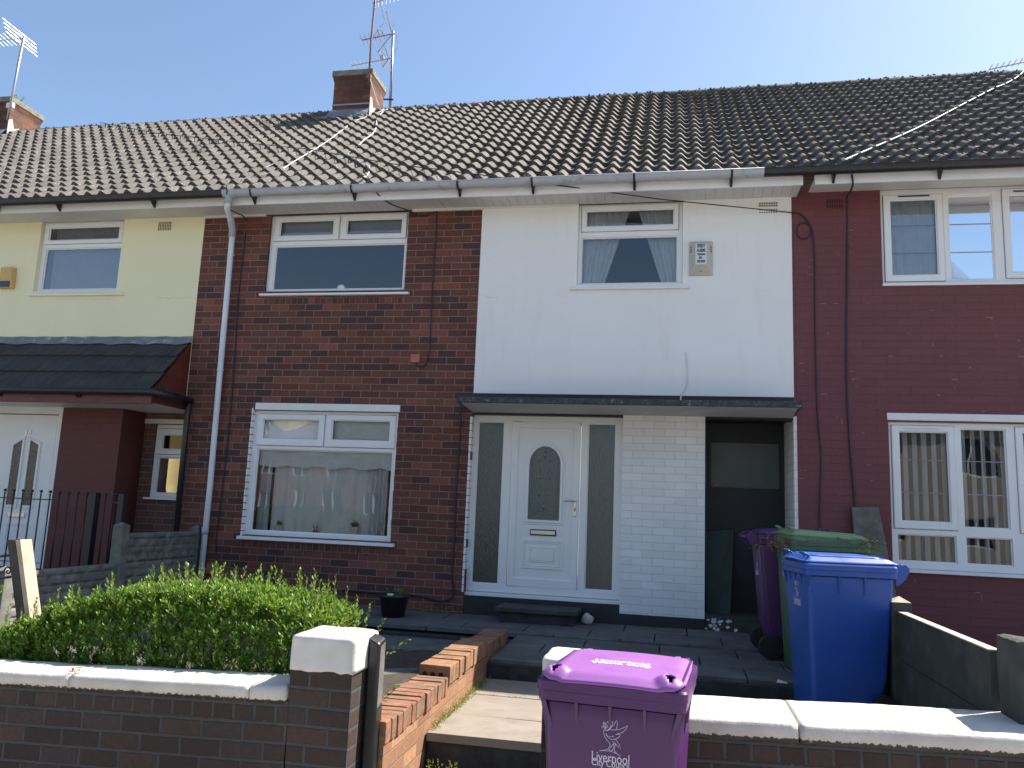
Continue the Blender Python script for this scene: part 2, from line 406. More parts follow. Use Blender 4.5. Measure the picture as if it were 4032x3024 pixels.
def m_coping():
    m = NM('coping_paint'); v = m.obj()
    c = m.mix(m.ramp(m.noise(v, 4, 6), [(0.3, 0), (0.7, 1)]), (0.46, 0.425, 0.375), (0.62, 0.585, 0.53))
    d = m.ramp(m.noise(v, 28, 8, 0.75), [(0.60, 0), (0.66, 1)])
    d = m.math('MULTIPLY', d, m.ramp(m.noise(v, 5, 3), [(0.42, 0), (0.62, 1)]))
    c = m.mix(m.math('MULTIPLY', d, 0.6), c, (0.20, 0.18, 0.15))
    sp = m.n('ShaderNodeSeparateXYZ'); m.l(v, sp.inputs[0])
    # paint ends in a ragged edge above the first course
    e = m.math('ADD', sp.outputs[2], m.math('MULTIPLY', m.math('SUBTRACT', m.noise(v, 45, 5, 0.7), 0.5), 0.05))
    low = m.math('LESS_THAN', e, -0.062)
    c = m.mix(low, c, (0.055, 0.05, 0.045))
    m.bsdf(c, 0.8, m.bump(m.math('ADD', m.noise(v, 55, 5, 0.7), m.noise(v, 9, 3)), 0.55, 0.008)); return m.m
M['coping'] = m_coping()
M['wall_brick'] = m_brick('garden_wall_brick', (0.032, 0.022, 0.018), (0.052, 0.032, 0.024), (0.064, 0.062, 0.064), bw=0.225, rh=0.088, ms=0.017, grime=0.5, bumpk=0.9, dark=(0.05, 0.036, 0.032))
M['wall_header'] = m_brick('garden_wall_headers', (0.036, 0.023, 0.018), (0.050, 0.032, 0.024), (0.064, 0.062, 0.064), bw=0.1125, rh=0.088, ms=0.017, grime=0.5, bumpk=0.9, offs=0.5)
M['low_brick'] = m_simple('edging_brick', (0.25, 0.135, 0.070), 0.85, 0.3, 9, bump=0.8, bscale=45, dirt=(0.14, 0.085, 0.05), dirt_scale=6, dirt_amt=(0.5, 0.7))
M['low_brick_b'] = m_brick('low_wall_brick', (0.26, 0.12, 0.06), (0.36, 0.19, 0.10), (0.24, 0.19, 0.14), bw=0.225, rh=0.08, grime=0.3, bumpk=0.9)
M['old_brick'] = m_simple('old_edging_brick', (0.235, 0.105, 0.062), 0.9, 0.4, 12, bump=1.0, bscale=45, dirt=(0.15, 0.115, 0.07), dirt_scale=9, dirt_amt=(0.46, 0.64))
M['timber_black'] = m_simple('black_timber_post', (0.016, 0.016, 0.018), 0.4, 0.4, 14, bump=0.5, bscale=25)
M['timber_grey'] = m_simple('sunlit_black_timber', (0.14, 0.13, 0.12), 0.7, 0.3, 14, bump=0.6, bscale=30)  # grey stands in for sunlight on the black gate post
M['timber_pale'] = m_simple('sunlit_timber', (0.42, 0.33, 0.25), 0.8, 0.2, 9, bump=0.6, bscale=30, dirt=(0.17, 0.11, 0.08), dirt_scale=9, dirt_amt=(0.58, 0.66))  # sunlit face of the leaning post, light put into the colour
M['paper'] = m_simple('litter_paper', (0.7, 0.7, 0.7), 0.7, 0.05, 9, bump=0)

def m_leaf(name, cols, trans=0.45):
    m = NM(name)
    g = m.n('ShaderNodeNewGeometry')
    c = m.ramp(g.outputs['Random Per Island'], [(i / (len(cols) - 1), x) for i, x in enumerate(cols)])
    d = m.n('ShaderNodeBsdfPrincipled'); m.l(c, d.inputs['Base Color']); d.inputs['Roughness'].default_value = 0.42
    t = m.n('ShaderNodeBsdfTranslucent')
    tc = m.mix(0.5, c, (0.30, 0.42, 0.03)); m.l(tc, t.inputs[0])
    mx = m.n('ShaderNodeMixShader'); mx.inputs[0].default_value = trans
    m.l(d.outputs[0], mx.inputs[1]); m.l(t.outputs[0], mx.inputs[2]); m.l(mx.outputs[0], m.out.inputs[0]); return m.m
M['leaf'] = m_leaf('hedge_leaf', [(0.03, 0.085, 0.018), (0.07, 0.17, 0.022), (0.13, 0.26, 0.03), (0.22, 0.36, 0.05)])
M['leaf_weed'] = m_leaf('weed_leaf', [(0.12, 0.14, 0.03), (0.2, 0.22, 0.05), (0.30, 0.26, 0.10)], 0.3)
M['leaf_dry'] = m_leaf('dry_leaf', [(0.22, 0.10, 0.05), (0.33, 0.18, 0.10), (0.42, 0.28, 0.18)], 0.2)
M['leaf_tree'] = m_leaf('tree_leaf', [(0.03, 0.07, 0.02), (0.06, 0.12, 0.03)], 0.3)
M['stem'] = m_simple('stem', (0.10, 0.07, 0.04), 0.8, 0.2, 20, bump=0)

def m_plastic(name, col, rough=0.36):
    m = NM(name); v = m.obj()
    c = m.mix(m.ramp(m.noise(v, 3, 5), [(0.3, 0), (0.7, 1)]), tuple(x * 0.92 for x in col), tuple(x * 1.05 for x in col))
    c = m.mix(m.ramp(m.noise(v, 40, 8, 0.8), [(0.66, 0), (0.74, 0.25)]), c, tuple(min(1, x + 0.12) for x in col))
    m.bsdf(c, m.ramp(m.noise(v, 8, 4), [(0.3, rough * 0.85), (0.7, rough * 1.35)]), m.bump(m.noise(v, 120, 2), 0.05, 0.003)); return m.m
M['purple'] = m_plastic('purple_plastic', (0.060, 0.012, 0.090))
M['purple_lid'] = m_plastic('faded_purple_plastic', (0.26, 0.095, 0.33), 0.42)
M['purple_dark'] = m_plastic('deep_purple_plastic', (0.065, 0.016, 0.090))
M['blue'] = m_plastic('blue_plastic', (0.022, 0.085, 0.36))
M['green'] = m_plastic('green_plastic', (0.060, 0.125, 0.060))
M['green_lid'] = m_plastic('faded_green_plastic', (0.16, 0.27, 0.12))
M['rubber'] = m_simple('wheel_rubber', (0.012, 0.012, 0.013), 0.6, 0.2, 12, bump=0.1)
M['logo'] = m_simple('logo_foil', (0.55, 0.50, 0.62), 0.6, 0.05, 40, bump=0)
M['logo_white'] = m_simple('embossed_white', (0.85, 0.8, 0.88), 0.5, 0.05, 40, bump=0)

# ------------------------------------------------------------------ roof profile shared by the terrace
EY, EZ, RY, RZ = -0.46, 4.845, 3.0, 7.68
SL = Vector((0, RY - EY, RZ - EZ)); SLEN = SL.length; SD = SL / SLEN; SN = Vector((0, -SD.z, SD.y))
def roofp(x, s, h=0.0):
    return Vector((x, EY, EZ)) + SD * s + SN * h
def tile_h(x):
    t = (x / 0.184) % 1.0
    return 0.060 * (0.5 + 0.5 * math.cos(2 * math.pi * (t - 0.37)) ) ** 1.25
def tile_roof(x0, x1, rows, skip=None):
    mb = MB()
    seg = 9
    dx = 0.184 / seg
    n = int(round((x1 - x0) / dx))
    g = SLEN / rows
    rnd = random.Random(int(x0 * 10) + 99)
    jit = {}
    for r in range(rows):
        xs = [x0 + dx * i for i in range(n + 1)]
        top_lo, top_hi, under = [], [], []
        for x in xs:
            t = int(x / 0.184)
            if (t, r) not in jit:
                jit[(t, r)] = (rnd.uniform(-0.006, 0.007), rnd.uniform(-0.003, 0.004))
            js, jh = jit[(t, r)]
            h = tile_h(x)
            sa = r * g - 0.02 + js
            sb = (r + 1) * g + 0.012
            top_lo.append(roofp(x, sa, 0.052 + h + jh)); top_hi.append(roofp(x, min(sb, SLEN), 0.006 + h))
            under.append(roofp(x, sa + 0.002, 0.010 + h * 0.9 + jh - 0.004))
        b = len(mb.v)
        mb.v += [tuple(p) for p in top_lo + top_hi + under]
        m = n + 1
        for i in range(n):
            mb.f.append((b + i, b + i + 1, b + m + i + 1, b + m + i))
            mb.f.append((b + 2 * m + i, b + 2 * m + i + 1, b + i + 1, b + i))
    # deck underneath, back slope
    mb.add([roofp(x0, 0, -0.01), roofp(x1, 0, -0.01), roofp(x1, SLEN, -0.01), roofp(x0, SLEN, -0.01)], [(0, 1, 2, 3)])
    mb.add([roofp(x0, SLEN, 0), roofp(x1, SLEN, 0), (x1, 2 * RY - EY, EZ), (x0, 2 * RY - EY, EZ)], [(0, 1, 2, 3)])
    return mb
def ridge_mb(x0, x1):
    mb = MB(); rnd = random.Random(5)
    x = x0
    while x < x1 - 0.01:
        xe = min(x + 0.45, x1)
        n = 10; r = 0.13
        z0 = RZ - 0.06 + rnd.uniform(-0.004, 0.006)
        ring = []
        for xx in (x + 0.004, xe - 0.004):
            for k in range(n + 1):
                a = math.pi * k / n
                ring.append((xx, RY - r * math.cos(a), z0 + r * 0.95 * math.sin(a)))
        f = [(k, k + 1, n + 2 + k, n + 1 + k) for k in range(n)]
        f += [tuple(range(n + 1))[::-1], tuple(range(n + 1, 2 * n + 2))]
        mb.add(ring, f)
        for q in range(14):   # lumps of moss and mortar
            cx = rnd.uniform(x, xe); a = rnd.uniform(0.1, 1.9); rr = rnd.uniform(0.008, 0.022)
            cy = RY - r * math.cos(a); cz = z0 + r * 0.95 * math.sin(a)
            mb.hexa([(cx - rr, cy - rr, cz - rr), (cx + rr, cy - rr, cz - rr), (cx + rr, cy + rr, cz - rr), (cx - rr, cy + rr, cz - rr),
                     (cx - rr * .5, cy - rr * .5, cz + rr), (cx + rr * .6, cy - rr * .4, cz + rr * .8), (cx + rr * .5, cy + rr * .5, cz + rr), (cx - rr * .5, cy + rr * .6, cz + rr * .9)])
        x = xe
    return mb

def gutter(parent, x0, x1, mat, brackets, joints=()):
    r = 0.058; cy, cz = -0.515, 4.852
    mb = MB(); n = 12
    for (ra, flip) in ((r, 0), (r - 0.004, 1)):
        v = []
        for xx in (x0, x1):
            for k in range(n + 1):
                a = math.pi + math.pi * k / n
                v.append((xx, cy + ra * math.cos(a), cz + ra * 1.25 * math.sin(a)))
        mb.add(v, [(k, k + 1, n + 2 + k, n + 1 + k) for k in range(n)])
    mb.tube([(x0, cy - r, cz), (x1, cy - r, cz)], 0.006, 6)
    g = mb.build('gutter', mat, parent, smooth=True)
    for xx in joints:
        jb = MB(); v = []
        for x_ in (xx - 0.055, xx + 0.055):
            for k in range(n + 1):
                a = math.pi + math.pi * k / n
                v.append((x_, cy + (r + .006) * math.cos(a), cz + (r + .006) * 1.25 * math.sin(a)))
        jb.add(v, [(k, k + 1, n + 2 + k, n + 1 + k) for k in range(n)])
        jb.build('gutter_joint', mat, g, smooth=True)
    for xx in brackets:
        bb = MB(); v = []
        for x_ in (xx - 0.012, xx + 0.012):
            for k in range(n + 1):
                a = math.pi + math.pi * k / n
                v.append((x_, cy + (r + .005) * math.cos(a), cz + (r + .005) * 1.25 * math.sin(a)))
        bb.add(v, [(k, k + 1, n + 2 + k, n + 1 + k) for k in range(n)])
        bb.hexa([(xx - .012, -.50, 4.775), (xx + .012, -.50, 4.775), (xx + .012, -.43, 4.715), (xx - .012, -.43, 4.715),
                 (xx - .02, -.53, 4.80), (xx + .02, -.53, 4.80), (xx + .02, -.43, 4.84), (xx - .02, -.43, 4.84)])
        bb.build('bracket', M['black_plastic'], g)
    return g

def window(parent, x0, x1, z0, z1, y, openings, fw=0.055, sashes=(), sill=None, glass='glass', mat='upvc', bars=(), name='window'):
    """openings: glass rects (x0,x1,z0,z1); sashes: (sx0,sx1,sz0,sz1, glassrect)"""
    holes = list(openings) + [s[:4] for s in sashes]
    f = MB().plate(x0, x1, z0, z1, holes, y, y + 0.06).build(name, M[mat], parent, bevel=0.007)
    # beads round fixed panes
    for (a, b, c, d) in openings:
        MB().plate(a - 0.003, b + 0.003, c - 0.003, d + 0.003, [(a + 0.012, b - 0.012, c + 0.012, d - 0.012)], y + 0.018, y + 0.045).build('bead', M[mat], f, bevel=0.004)
        g = MB(); g.add([(a, y + 0.03, c), (b, y + 0.03, c), (b, y + 0.03, d), (a, y + 0.03, d)], [(0, 1, 2, 3)])
        g.build('pane', M[glass], f)
    for (a, b, c, d, q) in sashes:
        sh = MB().plate(a + 0.004, b - 0.004, c + 0.004, d - 0.004, [q], y - 0.016, y + 0.05).build('sash', M[mat], f, bevel=0.008)
        MB().plate(q[0] - .002, q[1] + .002, q[2] - .002, q[3] + .002, [(q[0] + 0.01, q[1] - 0.01, q[2] + 0.01, q[3] - 0.01)], y + 0.0, y + 0.03).build('bead', M[mat], f, bevel=0.004)
        g = MB(); g.add([(q[0], y + 0.022, q[2]), (q[1], y + 0.022, q[2]), (q[1], y + 0.022, q[3]), (q[0], y + 0.022, q[3])], [(0, 1, 2, 3)])
        g.build('pane', M[glass], f)
        gk = MB().plate(q[0] + .006, q[1] - .006, q[2] + .006, q[3] - .006, [(q[0] + .012, q[1] - .012, q[2] + .012, q[3] - .012)], y + .014, y + .02)
        gk.build('gasket', M['black_plastic'], f)
    for (a, b, c, d) in bars:
        MB().box(a, b, y + 0.024, y + 0.036, c, d).build('lead_bar', M['metal_bar'], f)
    if sill:
        sx0, sx1, sz0, sz1 = sill
        s_ = MB().hexa([(sx0, -0.055, sz0), (sx1, -0.055, sz0), (sx1, y + 0.05, sz0), (sx0, y + 0.05, sz0),
                        (sx0, -0.055, sz1 - 0.006), (sx1, -0.055, sz1 - 0.006), (sx1, y + 0.05, sz1 + 0.01), (sx0, y + 0.05, sz1 + 0.01)])
        s_.build('sill', M[mat], f, bevel=0.004)
    return f
M['metal_bar'] = m_simple('glazing_lead', (0.30, 0.30, 0.33), 0.5, 0.1, 10, bump=0)

def folds(x0, x1, z0, z1, y, amp, pitch, xbot=None, edge=None, seed=1):
    """hanging cloth: xbot = (x0b,x1b) at the bottom"""
    rnd = random.Random(seed)
    n = max(8, int(abs(x1 - x0) / pitch * 8)); m = 10
    ph = [rnd.uniform(0, 6.28) for _ in range(3)]
    v = []
    xb0, xb1 = xbot if xbot else (x0, x1)
    for j in range(m + 1):
        t = j / m
        for i in range(n + 1):
            s = i / n
            xa = x0 + (x1 - x0) * s; xb = xb0 + (xb1 - xb0) * s
            x = xa + (xb - xa) * t
            u = s * abs(x1 - x0) / pitch * 2 * math.pi
            yy = y + amp * (math.sin(u + ph[0]) + 0.5 * math.sin(u * 0.53 + ph[1]) + 0.3 * math.sin(u * 2.1 + ph[2] + t))
            z = z1 + (z0 - z1) * t
            v.append((x, yy, z))
    f = [(j * (n + 1) + i, j * (n + 1) + i + 1, (j + 1) * (n + 1) + i + 1, (j + 1) * (n + 1) + i) for j in range(m) for i in range(n)]
    return MB().add(v, f)

def blinds(x0, x1, z0, z1, y, w, ang, gap=0.0):
    mb = MB(); x = x0
    while x < x1:
        dx, dy = w * 0.5 * math.cos(ang), w * 0.5 * math.sin(ang)
        c = x + w / 2
        v = [(c - dx, y - dy, z0), (c, y + 0.006, z0), (c + dx, y + dy, z0), (c - dx, y - dy, z1), (c, y + 0.006, z1), (c + dx, y + dy, z1)]
        mb.add(v, [(0, 1, 4, 3), (1, 2, 5, 4)])
        x += w * (0.92 + gap)
    return mb

def air_vent(parent, x0, x1, z0, z1, mat, y=-0.004, nx=7, nz=5):
    v = MB().box(x0, x1, y, 0.02, z0, z1).build('air_vent', M[mat], parent, bevel=0.003)
    h = MB()
    for i in range(nx):
        for j in range(nz):
            if nz >= 4 and j == nz // 2 and nz % 2: continue
            cx = x0 + (x1 - x0) * (i + 0.5) / nx; cz = z0 + (z1 - z0) * (j + 0.5) / nz
            h.box(cx - 0.0065, cx + 0.0065, y - 0.0015, y + 0.001, cz - 0.0065, cz + 0.0065)
    h.build('vent_holes', M['hole'], v)
    return v

def text_mb(body, size, thick=0.0015, spacing=1.0, bold=0.0, sx=1.0):
    cu = bpy.data.curves.new('t', 'FONT'); cu.body = body; cu.size = size; cu.extrude = thick
    cu.align_x = 'CENTER'; cu.align_y = 'CENTER'; cu.space_character = spacing; cu.offset = bold
    cu.resolution_u = 3
    ob = bpy.data.objects.new('t', cu); COL.objects.link(ob)
    dg = bpy.context.evaluated_depsgraph_get()
    me = bpy.data.meshes.new_from_object(ob.evaluated_get(dg))
    mb = MB(); mb.v = [(v.co.x * sx, v.co.y, v.co.z) for v in me.vertices]; mb.f = [tuple(p.vertices) for p in me.polygons]
    bpy.data.objects.remove(ob); bpy.data.curves.remove(cu); bpy.data.meshes.remove(me)
    return mb
def place(mb, M4):
    mb.v = [tuple(M4 @ Vector(p)) for p in mb.v]; return mb
def upright(x, y, z):     # text plane facing -y
    return Matrix.Translation((x, y, z)) @ Matrix.Rotation(R(90), 4, 'X')

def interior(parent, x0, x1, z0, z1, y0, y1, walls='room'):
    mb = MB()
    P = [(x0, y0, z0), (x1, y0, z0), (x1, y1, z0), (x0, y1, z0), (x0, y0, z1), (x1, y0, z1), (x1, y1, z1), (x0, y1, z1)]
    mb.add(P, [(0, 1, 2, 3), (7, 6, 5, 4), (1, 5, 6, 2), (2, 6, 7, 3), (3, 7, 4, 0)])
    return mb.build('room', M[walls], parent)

def eaves(parent, x0, x1, boards=True, gap=None):
    f = MB().box(x0, x1, -0.425, -0.40, 4.715, 4.86).build('fascia', M['upvc'], parent, bevel=0.003)
    if boards:
        s_ = MB(); x = x0; k = 0
        while x < x1 - 0.01:
            xe = min(x + 0.10, x1)
            s_.box(x + 0.002, xe - 0.002, -0.40, 0.0, 4.752, 4.762); x = xe; k += 1
        s_.box(x0, x1, -0.40, 0.0, 4.759, 4.764)
        so_ = s_.build('soffit', M['soffit'], parent)
    else:
        so_ = MB().box(x0, x1, -0.40, 0.0, 4.752, 4.764).build('soffit', M['soffit'], parent)
    return f, so_

# ================================================================== HOUSES
GRZ = 0.10
# ---- middle house
H = thing('terraced_house', 'middle terraced house, red brick beside a white rendered panel, with a white arched-glass front door', 'house', (0, 0, 0.1), group='houses of the terrace')
W1 = (-2.70, -0.885, 0.835, 2.305); W2 = (-2.71, -0.905, 3.765, 4.75); W3 = (1.14, 2.312, 3.79, 4.76)
MB().plate(-3.6, 0.0, -0.3, 4.765, [W1, W2], 0.0, 0.24).build('brick_wall', M['brick'], H)
MB().box(-2.70, -0.885, -0.003, 0.01, 0.682, 0.7625).build('header_course', M['soldier'], H)
MB().box(-2.66, -0.93, -0.003, 0.01, 3.6, 3.681).build('header_course', M['soldier'], H)
lin = MB().box(-2.672, -0.858, -0.012, 0.05, 2.306, 2.39).build('lintel', M['paint_white'], H, bevel=0.006)
# painted reveal bricks
rv_ = MB()
zz = 0.80
rr = random.Random(3)
while zz < 2.28:
    rv_.box(-2.714 + rr.uniform(-.003, .003), -2.697, -0.004, 0.06, zz + 0.004, zz + 0.075); zz += 0.0807
rv_.build('reveal', M['paint_white'], H)
rv_ = MB()
for zz in [0.84 + 0.0807 * i for i in range(18)]:
    rv_.box(-0.888, -0.878 + rr.uniform(-.003, .004), -0.004, 0.06, zz, zz + 0.0807)
rv_.build('reveal', M['paint_white'], H)
rp = MB().plate(0.005, 3.467, 2.54, 4.755, [W3], -0.012, 0.24)
rp.build('rendered_panel', M['white_render'], H)
MB().box(0.0, 3.467, 0.002, 0.2, 2.30, 2.539).build('damp_strip', M['black_paint'], H)
# white lower pier, passage jamb
MB().box(1.693, 2.562, 0.0, 0.9, 0.225, 2.32).build('painted_brick_pier', M['white_brick'], H)
MB().box(0.0, 2.562, 0.006, 0.9, -0.3, 0.225).build('plinth', M['black_paint'], H)
MB().box(0.0, 1.693, 0.004, 0.1, 0.225, 0.31).build('plinth', M['black_paint'], H)
MB().box(3.46, 3.495, 0.001, 0.9, 0.1, 2.34).build('passage_jamb', M['white_brick'], H)
# door reveal (painted brick edge)
rv_ = MB()
zz = 0.34
while zz < 2.25:
    rv_.box(-0.022, 0.0 + rr.uniform(-.002, .004), -0.003, 0.10, zz + 0.004, zz + 0.077); zz += 0.0807
rv_.build('reveal', M['paint_white'], H)
# canopy slab
MB().hexa([(0.01, -0.745, 2.335), (3.435, -0.745, 2.335), (3.46, 0.0, 2.325), (0.0, 0.0, 2.325), (0.01, -0.745, 2.392), (3.435, -0.745, 2.392), (3.46, 0.0, 2.43), (0.0, 0.0, 2.43)]).build('canopy', M['canopy_edge'], H, bevel=0.008)
MB().hexa([(0.05, -0.70, 2.331), (3.40, -0.70, 2.331), (3.45, -0.001, 2.321), (0.01, -0.001, 2.321), (0.05, -0.70, 2.334), (3.40, -0.70, 2.334), (3.45, -0.001, 2.324), (0.01, -0.001, 2.324)]).build('canopy_underside', M['canopy_under'], H)
# passage
MB().plate(2.563, 3.46, 0.24, 2.34, [(2.66, 3.405, 1.60, 2.11)], 0.70, 0.75).build('passage_gate', M['dark_wood'], H, bevel=0.004)
M['gate_panel'] = m_simple('dusty_gate_panel', (0.055, 0.065, 0.058), 0.4, 0.2, 3, bump=0.05)
MB().box(2.66, 3.405, 0.72, 0.735, 1.60, 2.11).build('gate_panel', M['gate_panel'], H)
MB().box(2.69, 2.93, 0.712, 0.72, 1.612, 1.66).build('gate_label', M['concrete'], H)
MB().box(2.563, 3.46, 0.05, 0.75, 0.0, 0.245).build('passage_step', M['concrete_dark'], H)
MB().box(2.563, 3.46, 0.02, 0.9, 2.34, 2.54).build('passage_lintel', M['dark_wood'], H)
flk = MB(); rr = random.Random(8)
for i in range(26):
    cx = rr.choice([rr.uniform(2.58, 2.75), rr.uniform(2.58, 3.4)]); cz = rr.uniform(0.12, 0.23); a = rr.uniform(0.006, 0.03)
    k = rr.randint(4, 6); pts = [(cx + a * math.cos(6.28 * i_ / k) * rr.uniform(.5, 1.2), cz + a * 0.7 * math.sin(6.28 * i_ / k) * rr.uniform(.5, 1.2)) for i_ in range(k)]
    flk.prism(pts, lambda x, z: (x, 0.0495, z), lambda x, z: (x, 0.0465, z))
flk.build('flaking_paint', M['paint_white'], H)
# windows of the middle house
w = window(H, *W1, 0.055, [(-2.630, -0.935, 0.885, 1.845)], sashes=[(-2.655, -1.79, 1.885, 2.27, (-2.583, -1.864, 1.962, 2.20)), (-1.775, -0.905, 1.885, 2.275, (-1.70, -0.983, 1.968, 2.205))], sill=(-2.735, -0.817, 0.785, 0.825), glass='glass_strong')
w['label'] = 'ground floor window with net curtain, scalloped blind and plants on the sill'
w2 = window(H, *W2, 0.055, [(-2.630, -0.948, 3.80, 4.36)], sashes=[(-2.66, -1.80, 4.42, 4.735, (-2.592, -1.878, 4.487, 4.68)), (-1.785, -0.935, 4.42, 4.735, (-1.708, -0.998, 4.482, 4.673))], sill=(-2.737, -0.833, 3.70, 3.732), glass='glass')
w3 = window(H, *W3, 0.045, [(1.178, 2.258, 3.82, 4.367)], sashes=[(1.17, 2.27, 4.43, 4.745, (1.226, 2.215, 4.492, 4.683))], sill=(1.066, 2.384, 3.728, 3.757), glass='glass')
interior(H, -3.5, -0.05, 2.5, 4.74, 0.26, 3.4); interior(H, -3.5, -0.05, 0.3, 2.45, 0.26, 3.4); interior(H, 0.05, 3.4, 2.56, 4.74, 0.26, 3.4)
# curtains: tied back voile
folds(1.14, 1.72, 3.78, 4.75, 0.17, 0.012, 0.075, xbot=(1.14, 1.42), seed=4).build('curtain', M['curtain'], w3, smooth=True)
folds(1.80, 2.33, 3.78, 4.75, 0.17, 0.012, 0.075, xbot=(2.10, 2.33), seed=6).build('curtain', M['curtain'], w3, smooth=True)
MB().box(-2.66, -0.94, 0.14, 0.145, 4.53, 4.76).build('roller_blind', M['blind'], w2)
folds(-2.47, -1.16, 0.88, 1.9, 0.225, 0.012, 0.16, seed=9).build('net_curtain', M['curtain'], w, smooth=True)
folds(-1.22, -1.02, 0.88, 2.2, 0.20, 0.014, 0.05, seed=10).build('curtain', M['blind'], w, smooth=True)
folds(-2.66, -2.50, 0.86, 2.2, 0.24, 0.01, 0.07, seed=12).build('curtain', M['blind'], w, smooth=True)
sb_ = MB(); n = 60; v = []
for i in range(n + 1):
    x = -2.64 + 1.72 * i / n
    zb = 1.665 - 0.022 * abs(math.sin(i / n * math.pi * 4.5)) * 1.3 - 0.004 * math.sin(i)
    v += [(x, 0.135, 2.28), (x, 0.135, zb)]
sb_.add(v, [(2 * i, 2 * i + 1, 2 * i + 3, 2 * i + 2) for i in range(n)]).build('scalloped_blind', M['curtain'], w)
MB().box(-2.68, -0.9, 0.12, 0.32, 0.855, 0.885).build('inner_ledge', M['upvc'], w)
# air vents
air_vent(H, -3.025, -2.812, 4.583, 4.715, 'vent_red', nx=7, nz=5)
air_vent(H, -0.655, -0.45, 4.575, 4.722, 'vent_red', nx=7, nz=5)
va = air_vent(H, 3.125, 3.325, 4.645, 4.700, 'vent_grey', y=-0.016, nx=8, nz=2)
va = air_vent(H, 3.125, 3.322, 4.568, 4.628, 'white_render', y=-0.0145, nx=8, nz=2)

# front door set
DY = 0.10
d = MB().plate(-0.03, 1.69, 0.352, 2.315, [(0.05, 0.356, 0.434, 2.234), (1.306, 1.612, 0.436, 2.232), (0.448, 1.232, 0.425, 2.243)], DY, DY + 0.07).build('door_frame', M['upvc'], H, bevel=0.007)
for (a, b) in ((0.05, 0.356), (1.306, 1.612)):
    MB().plate(a - .004, b + .004, 0.43, 2.238, [(a + .012, b - .012, 0.446, 2.222)], DY + .02, DY + .05).build('bead', M['upvc'], d, bevel=0.004)
    MB().box(a, b, DY + 0.035, DY + 0.045, 0.434, 2.234).build('side_glass', M['frosted'], d)
MB().hexa([(-0.045, DY - 0.05, 0.305), (1.70, DY - 0.05, 0.305), (1.70, DY + 0.07, 0.305), (-0.045, DY + 0.07, 0.305), (-0.045, DY - 0.05, 0.342), (1.70, DY - 0.05, 0.342), (1.70, DY + 0.07, 0.352), (-0.045, DY + 0.07, 0.352)]).build('threshold', M['upvc'], d, bevel=0.004)
def arch_poly(x0, x1, zb, zs, zt, n=18, shoulder=True):
    cx = (x0 + x1) / 2; rx = (x1 - x0) / 2
    return [(x0, zb), (x1, zb)] + [(cx + rx * math.cos(math.pi * k / n), zs + (zt - zs) * math.sin(math.pi * k / n)) for k in range(n + 1)]
leaf = MB().plate(0.455, 1.225, 0.43, 2.237, [(0.530, 1.150, 0.52, 2.165)], DY - 0.012, DY + 0.05).build('door', M['upvc'], H, bevel=0.008)
leaf['label'] = 'white front door with arched leaded glass panel and letterbox'
# panel field with arched hole
def ring(poly_o, poly_i, y0, y1):
    n = len(poly_o); v = [(x, y0, z) for x, z in poly_o] + [(x, y0, z) for x, z in poly_i] + [(x, y1, z) for x, z in poly_o] + [(x, y1, z) for x, z in poly_i]
    f = []
    for i in range(n):
        j = (i + 1) % n
        f += [(i, j, n + j, n + i), (2 * n + i, 3 * n + i, 3 * n + j, 2 * n + j), (i, 2 * n + i, 2 * n + j, j), (n + i, n + j, 3 * n + j, 3 * n + i)]
    return v, f
ai = arch_poly(0.662, 1.012, 1.155, 1.76, 1.965)
ao = arch_poly(0.610, 1.063, 1.103, 1.76, 2.025)
am = arch_poly(0.632, 1.041, 1.125, 1.76, 1.998)
rect = []
for (x, z) in ao:   # outer rectangle with the same vertex count
    rect.append((x, z))
v, f = ring(ao, am, DY - 0.004, DY + 0.03); MB().add(v, f).build('glass_surround', M['upvc'], leaf, bevel=0.004)
v, f = ring(am, ai, DY - 0.016, DY + 0.03); MB().add(v, f).build('glass_surround', M['upvc'], leaf, bevel=0.005)
# flat field behind
MB().box(0.528, 1.152, DY + 0.006, DY + 0.04, 0.518, 2.167).build('door_panel', M['upvc'], leaf)
gp = MB().prism(ai, lambda x, z: (x, DY + 0.0, z), lambda x, z: (x, DY + 0.008, z)).build('arched_glass', M['frosted'], leaf)
def relief(rects, name='moulding'):
    for (x0, x1, z0, z1, wd, y) in rects:
        MB().plate(x0, x1, z0, z1, [(x0 + wd, x1 - wd, z0 + wd, z1 - wd)], y, DY + 0.02).build(name, M['upvc'], leaf, bevel=0.004)
relief([(0.609, 1.063, 0.625, 0.94, 0.022, DY - 0.005), (0.640, 1.032, 0.652, 0.912, 0.014, DY - 0.001), (0.699, 0.977, 0.698, 0.861, 0.012, DY - 0.003)])
MB().box(0.712, 0.964, DY - 0.004, DY + 0.02, 0.711, 0.848).build('moulding', M['upvc'], leaf, bevel=0.006)
lb = MB().box(0.695, 0.985, DY - 0.012, DY + 0.02, 0.985, 1.052).build('letterbox', M['black_plastic'], leaf, bevel=0.006)
MB().box(0.706, 0.974, DY - 0.018, DY, 0.996, 1.041).build('flap', M['chrome'], lb, bevel=0.004)
hp = MB().box(1.170, 1.200, DY - 0.025, DY, 1.205, 1.415).build('handle_plate', M['chrome'], leaf, bevel=0.008)
MB().tube([(1.186, DY - 0.02, 1.375), (1.186, DY - 0.06, 1.375), (1.17, DY - 0.068, 1.376), (1.07, DY - 0.066, 1.37)], 0.010, 10).build('lever', M['chrome'], hp, smooth=True)
MB().box(1.178, 1.193, DY - 0.032, DY, 1.265, 1.30).build('keyhole', M['rust'], hp, bevel=0.004)
